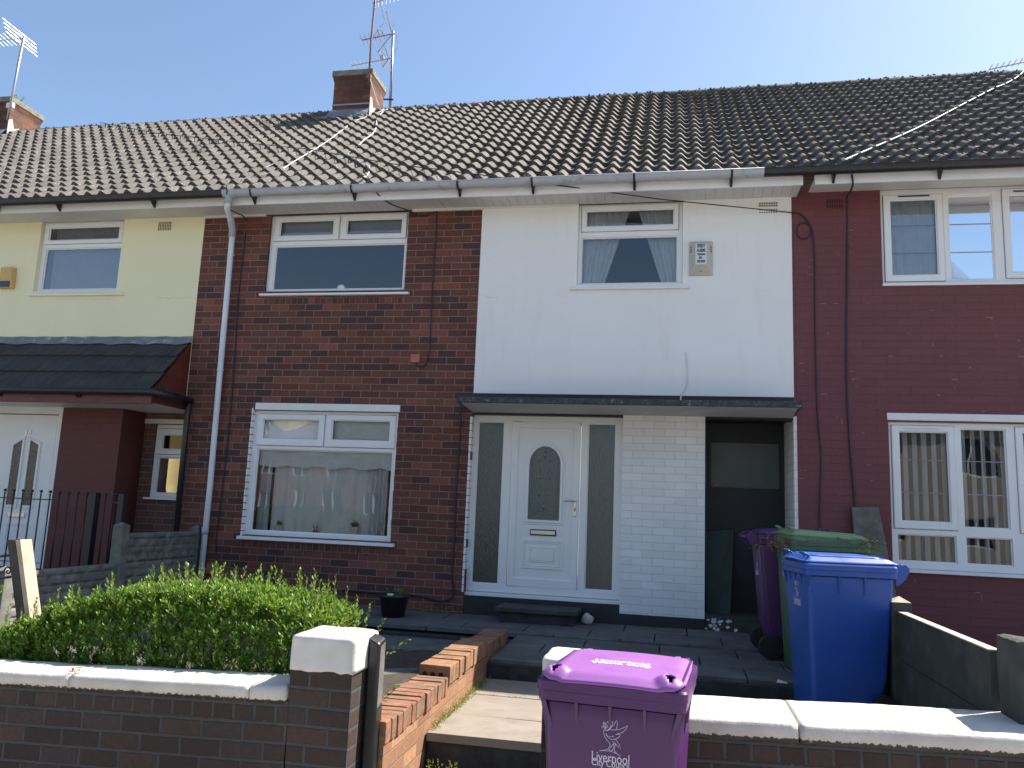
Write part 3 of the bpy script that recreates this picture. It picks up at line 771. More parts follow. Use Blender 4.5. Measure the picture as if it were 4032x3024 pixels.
# bevelled glass ornaments
orn = MB()
M['glass_bevel'] = m_simple('bevelled_glass', (0.16, 0.18, 0.17), 0.12, 0.2, 30, bump=0.1)
yo = DY - 0.002
for side in (-1, 1):
    zc = 1.20
    while zc < 1.80:
        cx = 0.837 + side * 0.150
        orn.tube([(cx - 0.010, yo, zc), (cx + 0.010, yo, zc + 0.030)], 0.0035, 5)
        zc += 0.034
for k in range(12):
    a = math.pi * (k + 0.5) / 12
    cx, cz = 0.837 + 0.150 * math.cos(a), 1.77 + 0.165 * math.sin(a)
    orn.tube([(cx - 0.010 * math.cos(a + .6), yo, cz - 0.012 * math.sin(a + .6)), (cx + .01 * math.cos(a + .6), yo, cz + 0.012 * math.sin(a + .6))], 0.0035, 5)
for (cx, cz, r) in ((0.775, 1.80, .016), (0.892, 1.80, .016), (0.78, 1.61, .012), (0.893, 1.61, .012), (0.783, 1.43, .012), (0.893, 1.43, .012)):
    orn.prism([(cx + r * math.cos(6.28 * k / 8), cz + r * math.sin(6.28 * k / 8)) for k in range(8)], lambda x, z: (x, yo - .002, z), lambda x, z: (x, yo + .002, z))
for (cx, cz, a) in ((0.79, 1.70, 1), (0.88, 1.69, -1), (0.79, 1.51, 1), (0.885, 1.51, -1)):
    orn.tube([(cx - .008 * a, yo, cz + .016), (cx + .008 * a, yo, cz - .016)], 0.004, 5)
for cz, s_ in ((1.30, 1), (1.87, 1)):
    orn.prism([(0.837, cz + .055), (0.858, cz), (0.837, cz - .045), (0.816, cz)], lambda x, z: (x, yo - .002, z), lambda x, z: (x, yo + .002, z))
for side in (-1, 1):
    orn.tube([(0.837 + side * 0.02, yo, 1.235), (0.837 + side * .05, yo, 1.26), (0.837 + side * .075, yo, 1.235), (0.837 + side * .11, yo, 1.25), (0.837 + side * .13, yo, 1.21), (0.837 + side * .09, yo, 1.205)], 0.0045, 6)
orn.build('glass_ornament', M['glass_bevel'], leaf, smooth=True)

# eaves, gutter, downpipe, roof, chimney of the middle house
eaves(H, -3.05, 3.527)
MB().box(-3.6, -2.755, -0.03, 0.0, 4.765, 4.79).build('wall_plate', M['upvc_old'], H)
MB().box(-0.86, 0.0, -0.035, 0.0, 4.72, 4.752).build('frieze', M['upvc_old'], H, bevel=.003)
MB().box(-3.6, -2.76, -0.035, 0.0, 4.725, 4.752).build('frieze', M['upvc_old'], H, bevel=.003)
MB().box(0.0, 1.13, -0.03, 0.0, 4.728, 4.752).build('frieze', M['upvc_old'], H, bevel=.003)
gutter(H, -3.05, 3.124, M['gutter_grey'], [-2.68, -1.42, -0.16, 0.68, 1.79, 2.80], joints=(-2.93, -1.75, 0.35, 1.55))
dp = MB().tube([(-2.98, -0.515, 4.83), (-2.98, -0.515, 4.70), (-3.0, -0.50, 4.655), (-3.12, -0.18, 4.60), (-3.155, -0.085, 4.53), (-3.155, -0.08, 4.48), (-3.135, -0.08, 2.6), (-3.118, -0.08, 1.421), (-3.124, -0.08, 0.11)], 0.034, 14).build('downpipe', M['pipe_grey'], H, smooth=True)
MB().tube([(-2.98, -0.515, 4.83), (-2.98, -0.515, 4.70)], 0.045, 14).build('outlet', M['gutter_grey'], dp, smooth=True)
MB().tube([(-3.10, -0.24, 4.615), (-3.155, -0.082, 4.53), (-3.155, -0.08, 4.44)], 0.042, 14).build('bend', M['gutter_grey'], dp, smooth=True)
for z_ in (4.20, 2.76, 0.42):
    MB().tube([(-3.145 + (4.2 - z_) * .006, -0.08, z_), (-3.145 + (4.2 - z_) * .006, -0.08, z_ + 0.02)], 0.040, 14).build('clip', M['pipe_grey'], dp, smooth=True)
MB().tube([(-3.124, -0.08, 0.82), (-3.124, -0.08, 0.90)], 0.041, 14).build('collar', M['gutter_grey'], dp, smooth=True)
tile_roof(-3.6, 3.6, 18).build('roof', M['tiles'], H)
ridge_mb(-3.6, 3.6).build('ridge', M['ridge'], H)
def chimney(parent, x0, x1, y0, y1, zt, mat):
    c = MB().box(x0, x1, y0, y1, 7.0, zt - 0.10).build('chimney', mat, parent, bevel=0.004)
    MB().hexa([(x0 + .0, y0 + .0, zt - .20), (x1, y0, zt - .20), (x1, y1, zt - .20), (x0, y1, zt - .20), (x0 - .025, y0 - .025, zt - .10), (x1 + .025, y0 - .025, zt - .10), (x1 + .025, y1 + .025, zt - .10), (x0 - .025, y1 + .025, zt - .10)]).build('corbel', mat, c)
    MB().box(x0 - 0.035, x1 + 0.035, y0 - 0.035, y1 + 0.035, zt - 0.10, zt).build('cap', M['chimney_cap'], c, bevel=0.012)
    # lead at the foot
    fl = MB(); sb = (y0 - EY) / (RY - EY) * SLEN
    a = roofp(x0 - 0.04, sb - 0.10, 0.10); b = roofp(x1 + 0.03, sb - 0.10, 0.10)
    fl.add([a, b, (x1 + 0.012, y0 - 0.012, b.z + 0.17), (x0 - 0.012, y0 - 0.012, a.z + 0.17)], [(0, 1, 2, 3)])
    n = 14; v = []
    for i in range(n + 1):
        x = x0 - 0.22 + (x1 - x0 + 0.24) * i / n
        v.append(roofp(x, sb - 0.10, 0.098)); v.append(roofp(x, sb - 0.15 - 0.02 * math.sin(i * 2.1), 0.045 + tile_h(x)))
    fl.add(v, [(2 * i, 2 * i + 2, 2 * i + 3, 2 * i + 1) for i in range(n)])
    fl.build('lead_flashing', M['lead'], c)
    cm = MB()
    z0 = roofp(0, sb, 0).z + 0.05
    cm.prism([(y0 - .005, z0 - .1), (y0 - .005, z0 + 0.32), (y0 + .07, z0 + .36), (y0 + .13, z0 + .2), (y0 + .24, z0 + .26), (y0 + .30, z0 + .12)], lambda y, z: (x1, y, z), lambda y, z: (x1 + .012, y, z))
    cm.build('cement_patch', M['cement'], c)
    return c
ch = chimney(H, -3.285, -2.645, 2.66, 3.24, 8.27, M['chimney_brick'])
ch['label'] = 'brick chimney stack with concrete cap and aerials strapped to it'
MB().plate(-3.292, -2.638, 7.66, 7.685, [], 2.652, 3.247).build('strap', M['metal_bar'], ch)

# things on the middle sill and walls
def pot_plant(loc, r, h, square, label, leaves, lh, mat='plant_brown', potmat='pot_white'):
    t = thing('pot_plant', label, 'pot plant', loc, group='small plants on the window sill')
    pb = MB()
    if square: pb.hexa([(-r * .85, -r * .85, 0), (r * .85, -r * .85, 0), (r * .85, r * .85, 0), (-r * .85, r * .85, 0), (-r, -r, h), (r, -r, h), (r, r, h), (-r, r, h)])
    else: pb.tube([(0, 0, 0), (0, 0, h)], r * 0.85, 14, r_end=r)
    pb.build('pot', M[potmat], t, local=True)
    lf = MB(); rr = random.Random(int(r * 1000 + leaves))
    for i in range(leaves):
        a = rr.uniform(0, 6.28); e = rr.uniform(0.3, 1.4); L = lh * rr.uniform(.6, 1)
        p1 = Vector((math.cos(a) * math.cos(e), math.sin(a) * math.cos(e), math.sin(e))) * L
        lf.tube([(math.cos(a) * r * .3, math.sin(a) * r * .3, h * .9), Vector((0, 0, h)) + p1 * .6, Vector((0, 0, h)) + p1], r * 0.16, 4, r_end=0.001)
    lf.build('leaves', M[mat], t, local=True)
    return t
pot_plant((-2.34, 0.19, 0.885), 0.058, 0.075, False, 'bushy brown plant in a cream pot, leftmost on the lower window sill', 26, 0.065)
pot_plant((-1.86, 0.17, 0.885), 0.036, 0.032, False, 'spiky little aloe in a low grey pot at the middle of the window sill', 7, 0.095, 'plant_brown', 'concrete')
pot_plant((-1.385, 0.18, 0.885), 0.052, 0.095, True, 'dark succulent in a square white pot on the lower window sill', 30, 0.085, 'plant_brown')
t = MB().tube([(-1.09, 0.17, 0.885), (-1.10, 0.17, 0.93), (-1.085, 0.17, 0.95), (-1.06, .17, 0.96), (-1.07, .17, 1.06)], 0.012, 8, r_end=0.005)
t.tube([(-1.13, 0.17, 0.885), (-1.10, 0.17, 0.93)], 0.009, 6).tube([(-1.07, 0.17, 0.885), (-1.09, 0.17, 0.94)], 0.009, 6)
tag(t.build('ornament', M['chrome'], None, smooth=True), 'small silver figurine on the sill beside the square white pot', 'ornament')
def lathe(prof, n=20):
    mb = MB(); v = []; m = len(prof)
    for (r, z) in prof:
        v += [(r * math.cos(6.2832 * k / n), r * math.sin(6.2832 * k / n), z) for k in range(n)]
    f = [(i * n + k, i * n + (k + 1) % n, (i + 1) * n + (k + 1) % n, (i + 1) * n + k) for i in range(m - 1) for k in range(n)]
    f += [tuple(range(n - 1, -1, -1)), tuple((m - 1) * n + k for k in range(n))]
    return mb.add(v, f)
o = lathe([(0.03, 0), (0.06, 0.012), (0.068, 0.035), (0.05, 0.06), (0.02, 0.07), (0.022, 0.078)]).build('round_vase', M['pot_white'], None, smooth=True)
o.location = (-1.74, 0.13, 3.80); tag(o, 'rounded pale vase on the upstairs sill behind dark glass', 'vase')

# ---- yellow house on the left
Y = thing('terraced_house', 'left-hand terraced house, pale yellow render over a dark tiled porch roof', 'house', (-5.5, 0, 0.3), group='houses of the terrace')
YW = (-5.985, -4.755, 3.805, 4.76)
MB().plate(-12.0, -3.602, 2.45, 4.755, [YW, (-9.6, -7.8, 3.8, 4.76)], -0.004, 0.24).build('rendered_panel', M['cream_render'], Y)
MB().plate(-12.0, -3.602, 4.765, 4.80, [], 0.0, 0.24).build('wall_plate', M['upvc_old'], Y)
yw = window(Y, *YW, 0.05, [(-5.92, -4.80, 3.845, 4.405)], sashes=[(-5.96, -4.785, 4.455, 4.745, (-5.895, -4.85, 4.51, 4.685))], sill=(-6.02, -4.62, 3.735, 3.762), glass='glass_flat')
blinds(-5.88, -4.80, 3.82, 4.72, 0.17, 0.088, 0.35).build('vertical_blind', M['blind'], yw)
yw2 = window(Y, -9.6, -7.8, 3.8, 4.76, 0.05, [(-9.5, -7.9, 3.86, 4.4)], sashes=[(-9.55, -7.85, 4.45, 4.74, (-9.48, -7.92, 4.5, 4.69))], glass='glass_flat')
interior(Y, -6.9, -3.75, 2.6, 4.74, 0.26, 3.4)
MB().box(-5.28 - 6.5, -5.30, 0.02, 0.2, -0.3, 2.30).build('front_wall', M['red_smooth'], Y)
MB().box(-5.30, -4.45, 0.0, 0.45, -0.3, 2.32).build('painted_block', M['red_smooth'], Y)
# recess
RW = (-4.295, -3.74, 1.215, 2.15)
MB().plate(-5.05, -3.601, -0.3, 2.45, [RW], 0.45, 0.6).build('recess_wall', M['brick_recess'], Y)
rw = window(Y, *RW, 0.48, [(-4.24, -3.80, 1.275, 1.728)], sashes=[(-4.27, -3.76, 1.765, 2.10, (-4.19, -3.84, 1.832, 2.02))], glass='glass_strong')
MB().box(-4.33, -3.70, 0.40, 0.46, 1.193, 1.217).build('sill', M['upvc'], rw, bevel=.003)
MB().box(-4.45, -3.601, 0.435, 0.46, 2.155, 2.215).build('lintel', M['upvc_old'], Y, bevel=.003)
interior(Y, -4.9, -3.65, 0.9, 2.4, 0.65, 2.6)
c_ = lathe([(0.03, 0), (0.042, 0.02), (0.045, 0.09), (0.04, 0.11)]).build('cup', M['pot_white'], None, smooth=True); c_.location = (-4.07, 0.58, 1.275)
tag(c_, 'white cup standing inside the small recessed window', 'cup')
# yellow house door
yd = MB().plate(-6.6, -5.30, 0.30, 2.30, [(-6.30, -5.36, 0.36, 2.20)], 0.0, 0.06).build('door_frame', M['upvc'], Y, bevel=0.006)
yl = MB().box(-6.29, -5.37, 0.012, 0.05, 0.37, 2.19).build('door', M['upvc'], Y, bevel=0.005)
def pent(x0, x1, zb, zl, zr): return [(x0, zb), (x1, zb), (x1, zr), (x0, zl)]
M['amber_glass'] = m_simple('brown_leaded_glass', (0.10, 0.075, 0.065), 0.2, 0.3, 30, bump=0.3)
for (x0, x1, zl, zr) in ((-5.955, -5.83, 1.80, 1.87), (-5.715, -5.59, 1.87, 1.81)):
    o_ = pent(x0 - .03, x1 + .03, 1.02, zl + .035, zr + .035); i_ = pent(x0, x1, 1.055, zl, zr)
    v, f = ring(o_, i_, -0.004, 0.02); MB().add(v, f).build('glass_surround', M['upvc'], yl, bevel=0.003)
    MB().prism(i_, lambda x, z: (x, 0.008, z), lambda x, z: (x, 0.02, z)).build('door_glass', M['amber_glass'], yl)
    ld = MB()
    for k in range(4):
        zc = 1.2 + k * 0.17
        ld.tube([(x0 + .01, 0.005, zc + .03), ((x0 + x1) / 2, 0.005, zc - .01), (x1 - .01, 0.005, zc + .03)], 0.003, 4)
    ld.build('glass_ornament', M['metal_bar'], yl)
place(text_mb('38', 0.095, 0.003, 1.25), upright(-5.775, 0.004, 1.965)).build('house_number', M['chrome'], yl)
lb = MB().box(-5.90, -5.66, -0.004, 0.02, 0.905, 0.965).build('letterbox', M['chrome'], yl, bevel=0.004)
MB().plate(-5.92, -5.62, 0.45, 0.84, [(-5.89, -5.65, 0.48, 0.81)], 0.002, 0.02).build('moulding', M['upvc'], yl, bevel=.003)
# porch roof
px0, px1 = -12.0, -3.605
def porch(x, s, h=0): # s 0 at front edge .. 1 at wall
    a = Vector((x, -0.66, 2.43)); b = Vector((x, -0.01, 3.14)); n_ = Vector((0, -(b - a).z, (b - a).y)).normalized()
    return a + (b - a) * s + n_ * h
pr = MB(); seg = 0.03
for r_ in range(3):
    n = int((px1 - px0) / seg); top = []; bot = []; und = []
    for i in range(n + 1):
        x = px0 + (px1 - px0) * i / n
        hh = 0.012 * max(0, math.cos(2 * math.pi * x / 0.15)) ** 3
        top.append(porch(x, (r_ + 1) / 3 + 0.01, 0.006 + hh)); bot.append(porch(x, r_ / 3 - 0.015, 0.03 + hh)); und.append(porch(x, r_ / 3 - 0.013, 0.004 + hh * .6))
    b = len(pr.v); m_ = n + 1
    pr.v += [tuple(p) for p in bot + top + und]
    for i in range(n):
        pr.f.append((b + i, b + i + 1, b + m_ + i + 1, b + m_ + i)); pr.f.append((b + 2 * m_ + i, b + 2 * m_ + i + 1, b + i + 1, b + i))
pr.build('porch_roof', M['porch_tiles'], Y)
fl = MB(); n = 90; v = []
for i in range(n + 1):
    x = px0 + (px1 + 0.01 - px0) * i / n
    v += [(x, -0.012, 3.20 + 0.004 * math.sin(i * 1.7)), tuple(porch(x, 1.0, 0.03)), tuple(porch(x, 0.90 - 0.012 * math.sin(i * 1.3), 0.026 + 0.012 * max(0, math.cos(2 * math.pi * x / 0.15)) ** 3))]
fl.add(v, [q for i in range(n) for q in ((3 * i, 3 * i + 3, 3 * i + 4, 3 * i + 1), (3 * i + 1, 3 * i + 4, 3 * i + 5, 3 * i + 2))])
fl.build('lead_flashing', M['lead'], Y)
M['red_timber'] = m_simple('red_painted_timber', (0.115, 0.026, 0.018), 0.5, 0.25, 6, bump=0.2, dirt=(0.17, 0.07, 0.03), dirt_scale=5, dirt_amt=(0.55, 0.7))
MB().prism([(-0.655, 2.42), (0.0, 2.44), (0.0, 3.13)], lambda y, z: (px1 - 0.03, y, z), lambda y, z: (px1 - 0.0, y, z)).build('porch_cheek', M['red_timber'], Y)
MB().box(px0, px1, -0.655, -0.625, 2.27, 2.42).build('porch_fascia', M['red_timber'], Y, bevel=.003)
MB().box(px1 - 0.03, px1, -0.62, 0.0, 2.29, 2.42).build('porch_fascia', M['red_timber'], Y)
MB().box(px0, px1 - 0.031, -0.624, 0.45, 2.29, 2.305).build('porch_soffit', M['upvc_old'], Y)
pg = MB(); n_ = 8; v = []
pathg = [(px0, -0.70, 2.415), (-3.62, -0.70, 2.405), (-3.52, -0.62, 2.40), (-3.52, -0.03, 2.395)]
pg.tube(pathg, 0.045, 8)
pgo = pg.build('porch_gutter', M['black_plastic'], Y, smooth=True)
for xx in (-5.62, -4.55):
    MB().hexa([(xx - .03, -.70, 2.36), (xx + .03, -.70, 2.36), (xx + .03, -.655, 2.33), (xx - .03, -.655, 2.33), (xx - .04, -.72, 2.40), (xx + .04, -.72, 2.40), (xx + .04, -.655, 2.40), (xx - .04, -.655, 2.40)]).build('bracket', M['black_plastic'], pgo)
MB().tube([(-3.52, -0.06, 2.40), (-3.52, -0.07, 2.3), (-3.49, -0.08, 0.1)], 0.034, 12).build('downpipe', M['black_plastic'], Y, smooth=True)
ev = MB().box(-12, -3.05, -0.425, -0.40, 4.715, 4.86).build('fascia', M['upvc_old'], Y, bevel=.003)
MB().box(-12, -3.05, -0.40, 0.0, 4.752, 4.764).build('soffit', M['soffit'], Y)
gutter(Y, -12, -3.05, M['black_plastic'], [-9.6, -7.9, -6.25, -5.35, -4.02])
tile_roof(-3.6 - 0.184 * 50, -3.6, 18).build('roof', M['tiles'], Y)
ridge_mb(-12.8, -3.6).build('ridge', M['ridge'], Y)
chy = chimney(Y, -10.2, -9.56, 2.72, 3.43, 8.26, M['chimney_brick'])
air_vent(Y, -4.256, -4.065, 4.585, 4.70, 'vent_cream', y=-0.009, nx=8, nz=6)

# ---- red house on the right
Rh = thing('terraced_house', 'right-hand terraced house with dark red painted brick and white barred windows', 'house', (5.0, 0, 0.1), group='houses of the terrace')
RU = (4.376, 6.6, 3.755, 4.815); RL = (4.385, 6.6, 0.84, 2.305)
MB().plate(3.496, 8.4, -0.3, 4.83, [RU, RL], -0.002, 0.24).build('painted_wall', M['red_paint'], Rh)
MB().box(3.4675, 3.4955, 0.0, 0.24, 2.34, 4.80).build('painted_wall', M['red_paint'], Rh)
MB().box(4.373, 6.7, -0.014, 0.05, 2.318, 2.392).build('lintel', M['paint_white'], Rh, bevel=.006)
def rh_bars(rects, xs_mid, zs): pass
ru_gl = [(4.477, 4.937, 3.86, 4.697), (5.635, 6.1, 3.876, 4.712)]
bars = [(4.48, 4.935, 4.412, 4.421), (4.48, 4.935, 4.105, 4.114), (5.055, 5.477, 4.412, 4.421), (5.055, 5.477, 4.105, 4.114), (5.64, 6.1, 4.42, 4.429), (5.64, 6.1, 4.115, 4.124)]
wu = window(Rh, *RU, 0.04, [(5.053, 5.478, 3.81, 4.733)], sashes=[(4.408, 5.0, 3.79, 4.753, ru_gl[0]), (5.57, 6.16, 3.81, 4.783, ru_gl[1])], bars=bars, glass='glass_flat')
wu['label'] = 'upstairs window with drawn curtains and lead bars'
MB().box(4.37, 6.62, -0.02, 0.06, 3.735, 3.762).build('sill', M['upvc'], wu, bevel=.004)
folds(4.47, 4.96, 3.8, 4.72, 0.12, 0.012, 0.10, xbot=(4.52, 4.96), seed=21).build('curtain', M['curtain'], wu, smooth=True)
folds(5.0, 5.40, 3.8, 4.70, 0.13, 0.014, 0.12, seed=22).build('curtain', M['curtain'], wu, smooth=True)
folds(5.60, 6.1, 3.8, 4.72, 0.16, 0.004, 0.2, seed=23).build('curtain', M['blind'], wu, smooth=True)
MB().box(4.56, 4.87, 0.014, 0.022, 4.722, 4.735).build('trickle_vent', M['black_plastic'], wu)
MB().box(5.68, 6.0, 0.014, 0.022, 4.738, 4.75).build('trickle_vent', M['black_plastic'], wu)
rl_op = [(5.07, 5.487, 1.262, 2.25), (4.445, 4.992, 0.906, 1.175), (5.078, 5.498, 0.906, 1.173), (5.60, 6.1, 0.906, 1.173)]
bars = [(4.705, 4.717, 1.305, 2.205), (5.262, 5.274, 1.265, 2.25), (4.708, 4.72, 0.91, 1.175), (5.28, 5.292, 0.91, 1.173), (4.49, 4.95, 1.918, 1.926), (4.49, 4.95, 1.588, 1.596),
        (5.07, 5.487, 1.918, 1.926), (5.07, 5.487, 1.588, 1.596), (5.64, 6.1, 1.918, 1.926)]
wl = window(Rh, *RL, 0.04, rl_op, sashes=[(4.415, 5.012, 1.225, 2.275, (4.488, 4.95, 1.302, 2.208)), (5.566, 6.16, 1.225, 2.28, (5.632, 6.1, 1.3, 2.225))], bars=bars, sill=(4.36, 6.65, 0.803, 0.838), glass='glass_strong')
wl['label'] = 'ground floor window with vertical blinds and white glazing bars'
blinds(4.44, 6.2, 0.88, 2.25, 0.15, 0.088, 0.75, gap=0.12).build('vertical_blind', M['blind'], wl)
MB().box(4.53, 4.87, 0.016, 0.024, 2.233, 2.243).build('trickle_vent', M['upvc_old'], wl)
interior(Rh, 3.7, 6.8, 2.6, 4.8, 0.26, 3.4); interior(Rh, 3.7, 6.8, 0.4, 2.45, 0.26, 3.4)
MB().box(3.641, 8.4, -0.425, -0.40, 4.715, 4.86).build('fascia', M['upvc'], Rh, bevel=.003)
MB().box(3.641, 8.4, -0.40, 0.0, 4.80, 4.812).build('soffit', M['soffit'], Rh)
MB().box(3.527, 3.641, -0.38, 0.0, 4.79, 4.86).build('party_wall_end', M['brick_recess'], Rh)
gutter(Rh, 3.124, 8.4, M['black_plastic'], [3.82, 4.83, 5.85, 6.9])
tile_roof(3.6, 3.6 + 0.184 * 27, 18).build('roof', M['tiles'], Rh)
ridge_mb(3.6, 8.55).build('ridge', M['ridge'], Rh)
air_vent(Rh, 3.83, 4.0, 4.61, 4.71, 'vent_maroon', y=-0.008, nx=7, nz=5)

# ================================================================== things on the walls and roofs
def cable(name, pts, r, mat, label, cat='cable', smooth_pts=True):
    P = [Vector(p) for p in pts]
    if smooth_pts and len(P) > 2:
        Q = []
        for i in range(len(P) - 1):
            p0 = P[max(i - 1, 0)]; p1 = P[i]; p2 = P[i + 1]; p3 = P[min(i + 2, len(P) - 1)]
            for k in range(5):
                t = k / 5
                Q.append(0.5 * ((2 * p1) + (-p0 + p2) * t + (2 * p0 - 5 * p1 + 4 * p2 - p3) * t * t + (-p0 + 3 * p1 - 3 * p2 + p3) * t ** 3))
        Q.append(P[-1]); P = Q
    o = MB().tube(P, r, 6).build(name, M[mat], None, smooth=True)
    return tag(o, label, cat)
YC = -0.012
cable('cable', [(-2.97, -0.60, 4.90), (-2.97, -0.585, 4.83), (-3.04, -0.40, 4.69), (-3.03, YC, 4.70), (-3.022, YC, 4.40), (-3.032, YC, 3.65), (-3.001, YC, 2.85), (-2.988, YC, 2.12), (-2.998, YC, 1.33), (-3.011, YC, 0.70), (-2.955, YC - .02, 0.52), (-2.93, YC, 0.36)], 0.007, 'cable_black', 'black cable running down the brick beside the grey drainpipe')
cable('cable', [(-1.25, -0.62, 4.97), (-1.19, -0.60, 4.90), (-1.14, -0.46, 4.78), (-1.05, -0.25, 4.735), (-0.87, -0.04, 4.72), (-0.76, YC, 4.67), (-0.60, YC, 4.70), (-0.556, YC, 4.71), (-0.553, YC, 4.2), (-0.554, YC, 3.7), (-0.548, YC, 3.15), (-0.556, YC, 2.94), (-0.60, YC, 2.85), (-0.67, YC, 2.845), (-0.705, YC, 2.89)], 0.007, 'cable_black', 'black cable dropping from the gutter to the small pink wall box')
cable('cable', [(-0.127, YC - .03, 2.40), (-0.13, YC, 2.07), (-0.144, YC, 1.37), (-0.13, YC, 0.9), (-0.14, YC, 0.56), (-0.112, YC, 0.34), (-0.15, YC - .02, 0.26), (-0.25, YC - .02, 0.235), (-0.47, YC, 0.268), (-0.80, YC, 0.275), (-1.4, YC, 0.28)], 0.011, 'cable_black', 'thick black cable down the brickwork beside the front door')
pb = MB().box(-0.765, -0.657, -0.025, 0.0, 2.888, 2.987).build('junction_box', M['terracotta'], None, bevel=0.004); tag(pb, 'square pink junction box on the upper brick wall', 'junction box')
pb = MB().box(-3.095, -2.965, -0.035, 0.0, 0.364, 0.504).build('junction_box', M['low_brick_b'], None, bevel=0.006); tag(pb, 'brown cover box low on the brick wall beside the drainpipe', 'junction box')
MB_ = [(3.46, -0.03, 4.567), (3.56, -0.02, 4.55), (3.645, YC, 4.45), (3.685, YC, 4.31), (3.697, YC, 3.96), (3.691, YC, 3.39), (3.697, YC, 2.40), (3.726, YC, 1.92), (3.701, YC, 1.37), (3.70, YC, 0.2)]
cable('cable', MB_, 0.007, 'cable_black', 'dark cable down the red wall from a coiled loop, the left one of the two')
ringp = [(3.592 + 0.075 * math.cos(a * 0.4189) , YC - 0.004 - 0.001 * (a % 3), 4.36 + 0.095 * math.sin(a * 0.4189)) for a in range(32)]
cable('cable_coil', ringp, 0.006, 'cable_black', 'small coiled loop of dark cable high on the red wall', smooth_pts=False)
cable('cable', [(4.0, -0.44, 4.80), (4.01, -0.43, 4.70), (4.03, -0.2, 4.70), (4.04, YC, 4.68), (4.029, YC, 4.06), (3.995, YC, 2.89), (4.006, YC, 2.09), (4.042, YC, 1.40), (4.05, YC, 0.3)], 0.010, 'cable_black', 'thick dark cable down the red wall, the one nearer the windows')
cable('cable', [(2.357, -0.022, 3.012), (2.37, -0.022, 2.90), (2.379, -0.022, 2.80), (2.372, -0.022, 2.68), (2.345, -0.022, 2.60), (2.31, -0.025, 2.55), (2.30, -0.03, 2.44)], 0.008, 'cable_white', 'short white cable at the foot of the white rendered panel')
cable('overhead_cable', [(-7.89, 2.98, 7.80), (-6.09, 2.13, 7.08), (-4.2, 1.36, 6.46), (-2.65, 0.75, 5.97), (-1.2, 0.0, 5.36), (0.06, -0.58, 4.91), (2.065, -0.30, 4.66), (3.46, -0.03, 4.567)], 0.006, 'cable_black', 'long black overhead cable sloping across the roof and eaves', smooth_pts=False)
def on_roof(x, y, h=0.075):
    return roofp(x, (y - EY) / (RY - EY) * SLEN, h)
cable('roof_cable', [on_roof(a, b) for a, b in ((-3.05, -0.2), (-2.913, -0.107), (-2.782, -0.016), (-2.664, 0.149), (-2.652, 0.448), (-2.628, 0.821), (-2.619, 1.256), (-2.656, 1.806), (-2.692, 2.233), (-2.60, 2.45), (-2.50, 2.72), (-2.40, 2.9))], 0.006, 'cable_white', 'pale cable lying across the tiles left of the chimney')
cable('roof_cable', [on_roof(a, b) for a, b in ((-2.42, 2.75), (-2.33, 2.3), (-2.18, 1.95), (-2.06, 1.55), (-2.05, 1.2), (-2.0, 0.85), (-2.0, 0.62), (-1.85, 0.45), (-1.65, 0.25), (-1.45, 0.05), (-1.35, -0.25))] + [(-1.28, -0.55, 4.95)], 0.008, 'cable_white', 'thin grey cable winding down the tiles below the chimney')
cable('roof_cable', [on_roof(a, b, 0.09) for a, b in ((3.95, -0.40), (3.997, -0.354), (4.882, 0.489), (5.675, 1.346), (6.30, 2.02), (6.522, 2.221), (6.85, 2.60), (7.097, 2.973))], 0.008, 'cable_white', 'white cable stretched diagonally across the right-hand roof')
# scrap caught under the cable
o = MB().add([on_roof(-2.98, 0.22, 0.07), on_roof(-2.86, 0.18, 0.10), on_roof(-2.80, 0.30, 0.12), on_roof(-2.93, 0.34, 0.06)], [(0, 1, 2, 3)]).build('litter', M['paper'], None)
tag(o, 'scrap of pale plastic caught on the roof tiles under the cable', 'litter')

# alarm boxes
al = thing('alarm_box', 'grey burglar alarm box with black lettering on the white rendered panel', 'alarm box', (2.508, -0.012, 3.875))
ob = MB()
X0, X1, Z0, Z1 = -0.127, 0.127, 0.0, 0.385; a0, a1, b0, b1 = -0.064, 0.064, 0.10, 0.343; yf = -0.085
ob.add([(X0, 0, Z0), (X1, 0, Z0), (X1, 0, Z1), (X0, 0, Z1), (X0, -0.02, Z0), (X1, -0.02, Z0), (X1, -0.02, Z1), (X0, -0.02, Z1), (a0, yf, b0), (a1, yf, b0), (a1, yf, b1), (a0, yf, b1)],
       [(0, 1, 5, 4), (1, 2, 6, 5), (2, 3, 7, 6), (3, 0, 4, 7), (4, 5, 9, 8), (5, 6, 10, 9), (6, 7, 11, 10), (7, 4, 8, 11), (8, 9, 10, 11), (3, 2, 1, 0)])
ob.build('casing', M['alarm'], al, local=True, bevel=0.004)
st = MB().box(a0 + .004, a1 - .004, yf - 0.002, yf, b0 + .004, b1 - .004).build('label_plate', M['stick_face'], al, local=True)
lt = MB()
for (tx, sz, zz, sx) in (('SPEEDY', 0.052, 0.312, 0.50), ('ALARMS', 0.052, 0.262, 0.46), ('TELEPHONE', 0.026, 0.216, 0.55), ('051 ·', 0.037, 0.178, 0.62), ('228 6224', 0.037, 0.138, 0.60)):
    q = place(text_mb(tx, sz, 0.0006, 1.0, 0.0022, sx), upright(0, yf - 0.0024, zz)); lt.add(q.v, q.f)
lt.build('lettering', M['ink'], al, local=True)
sl = MB()
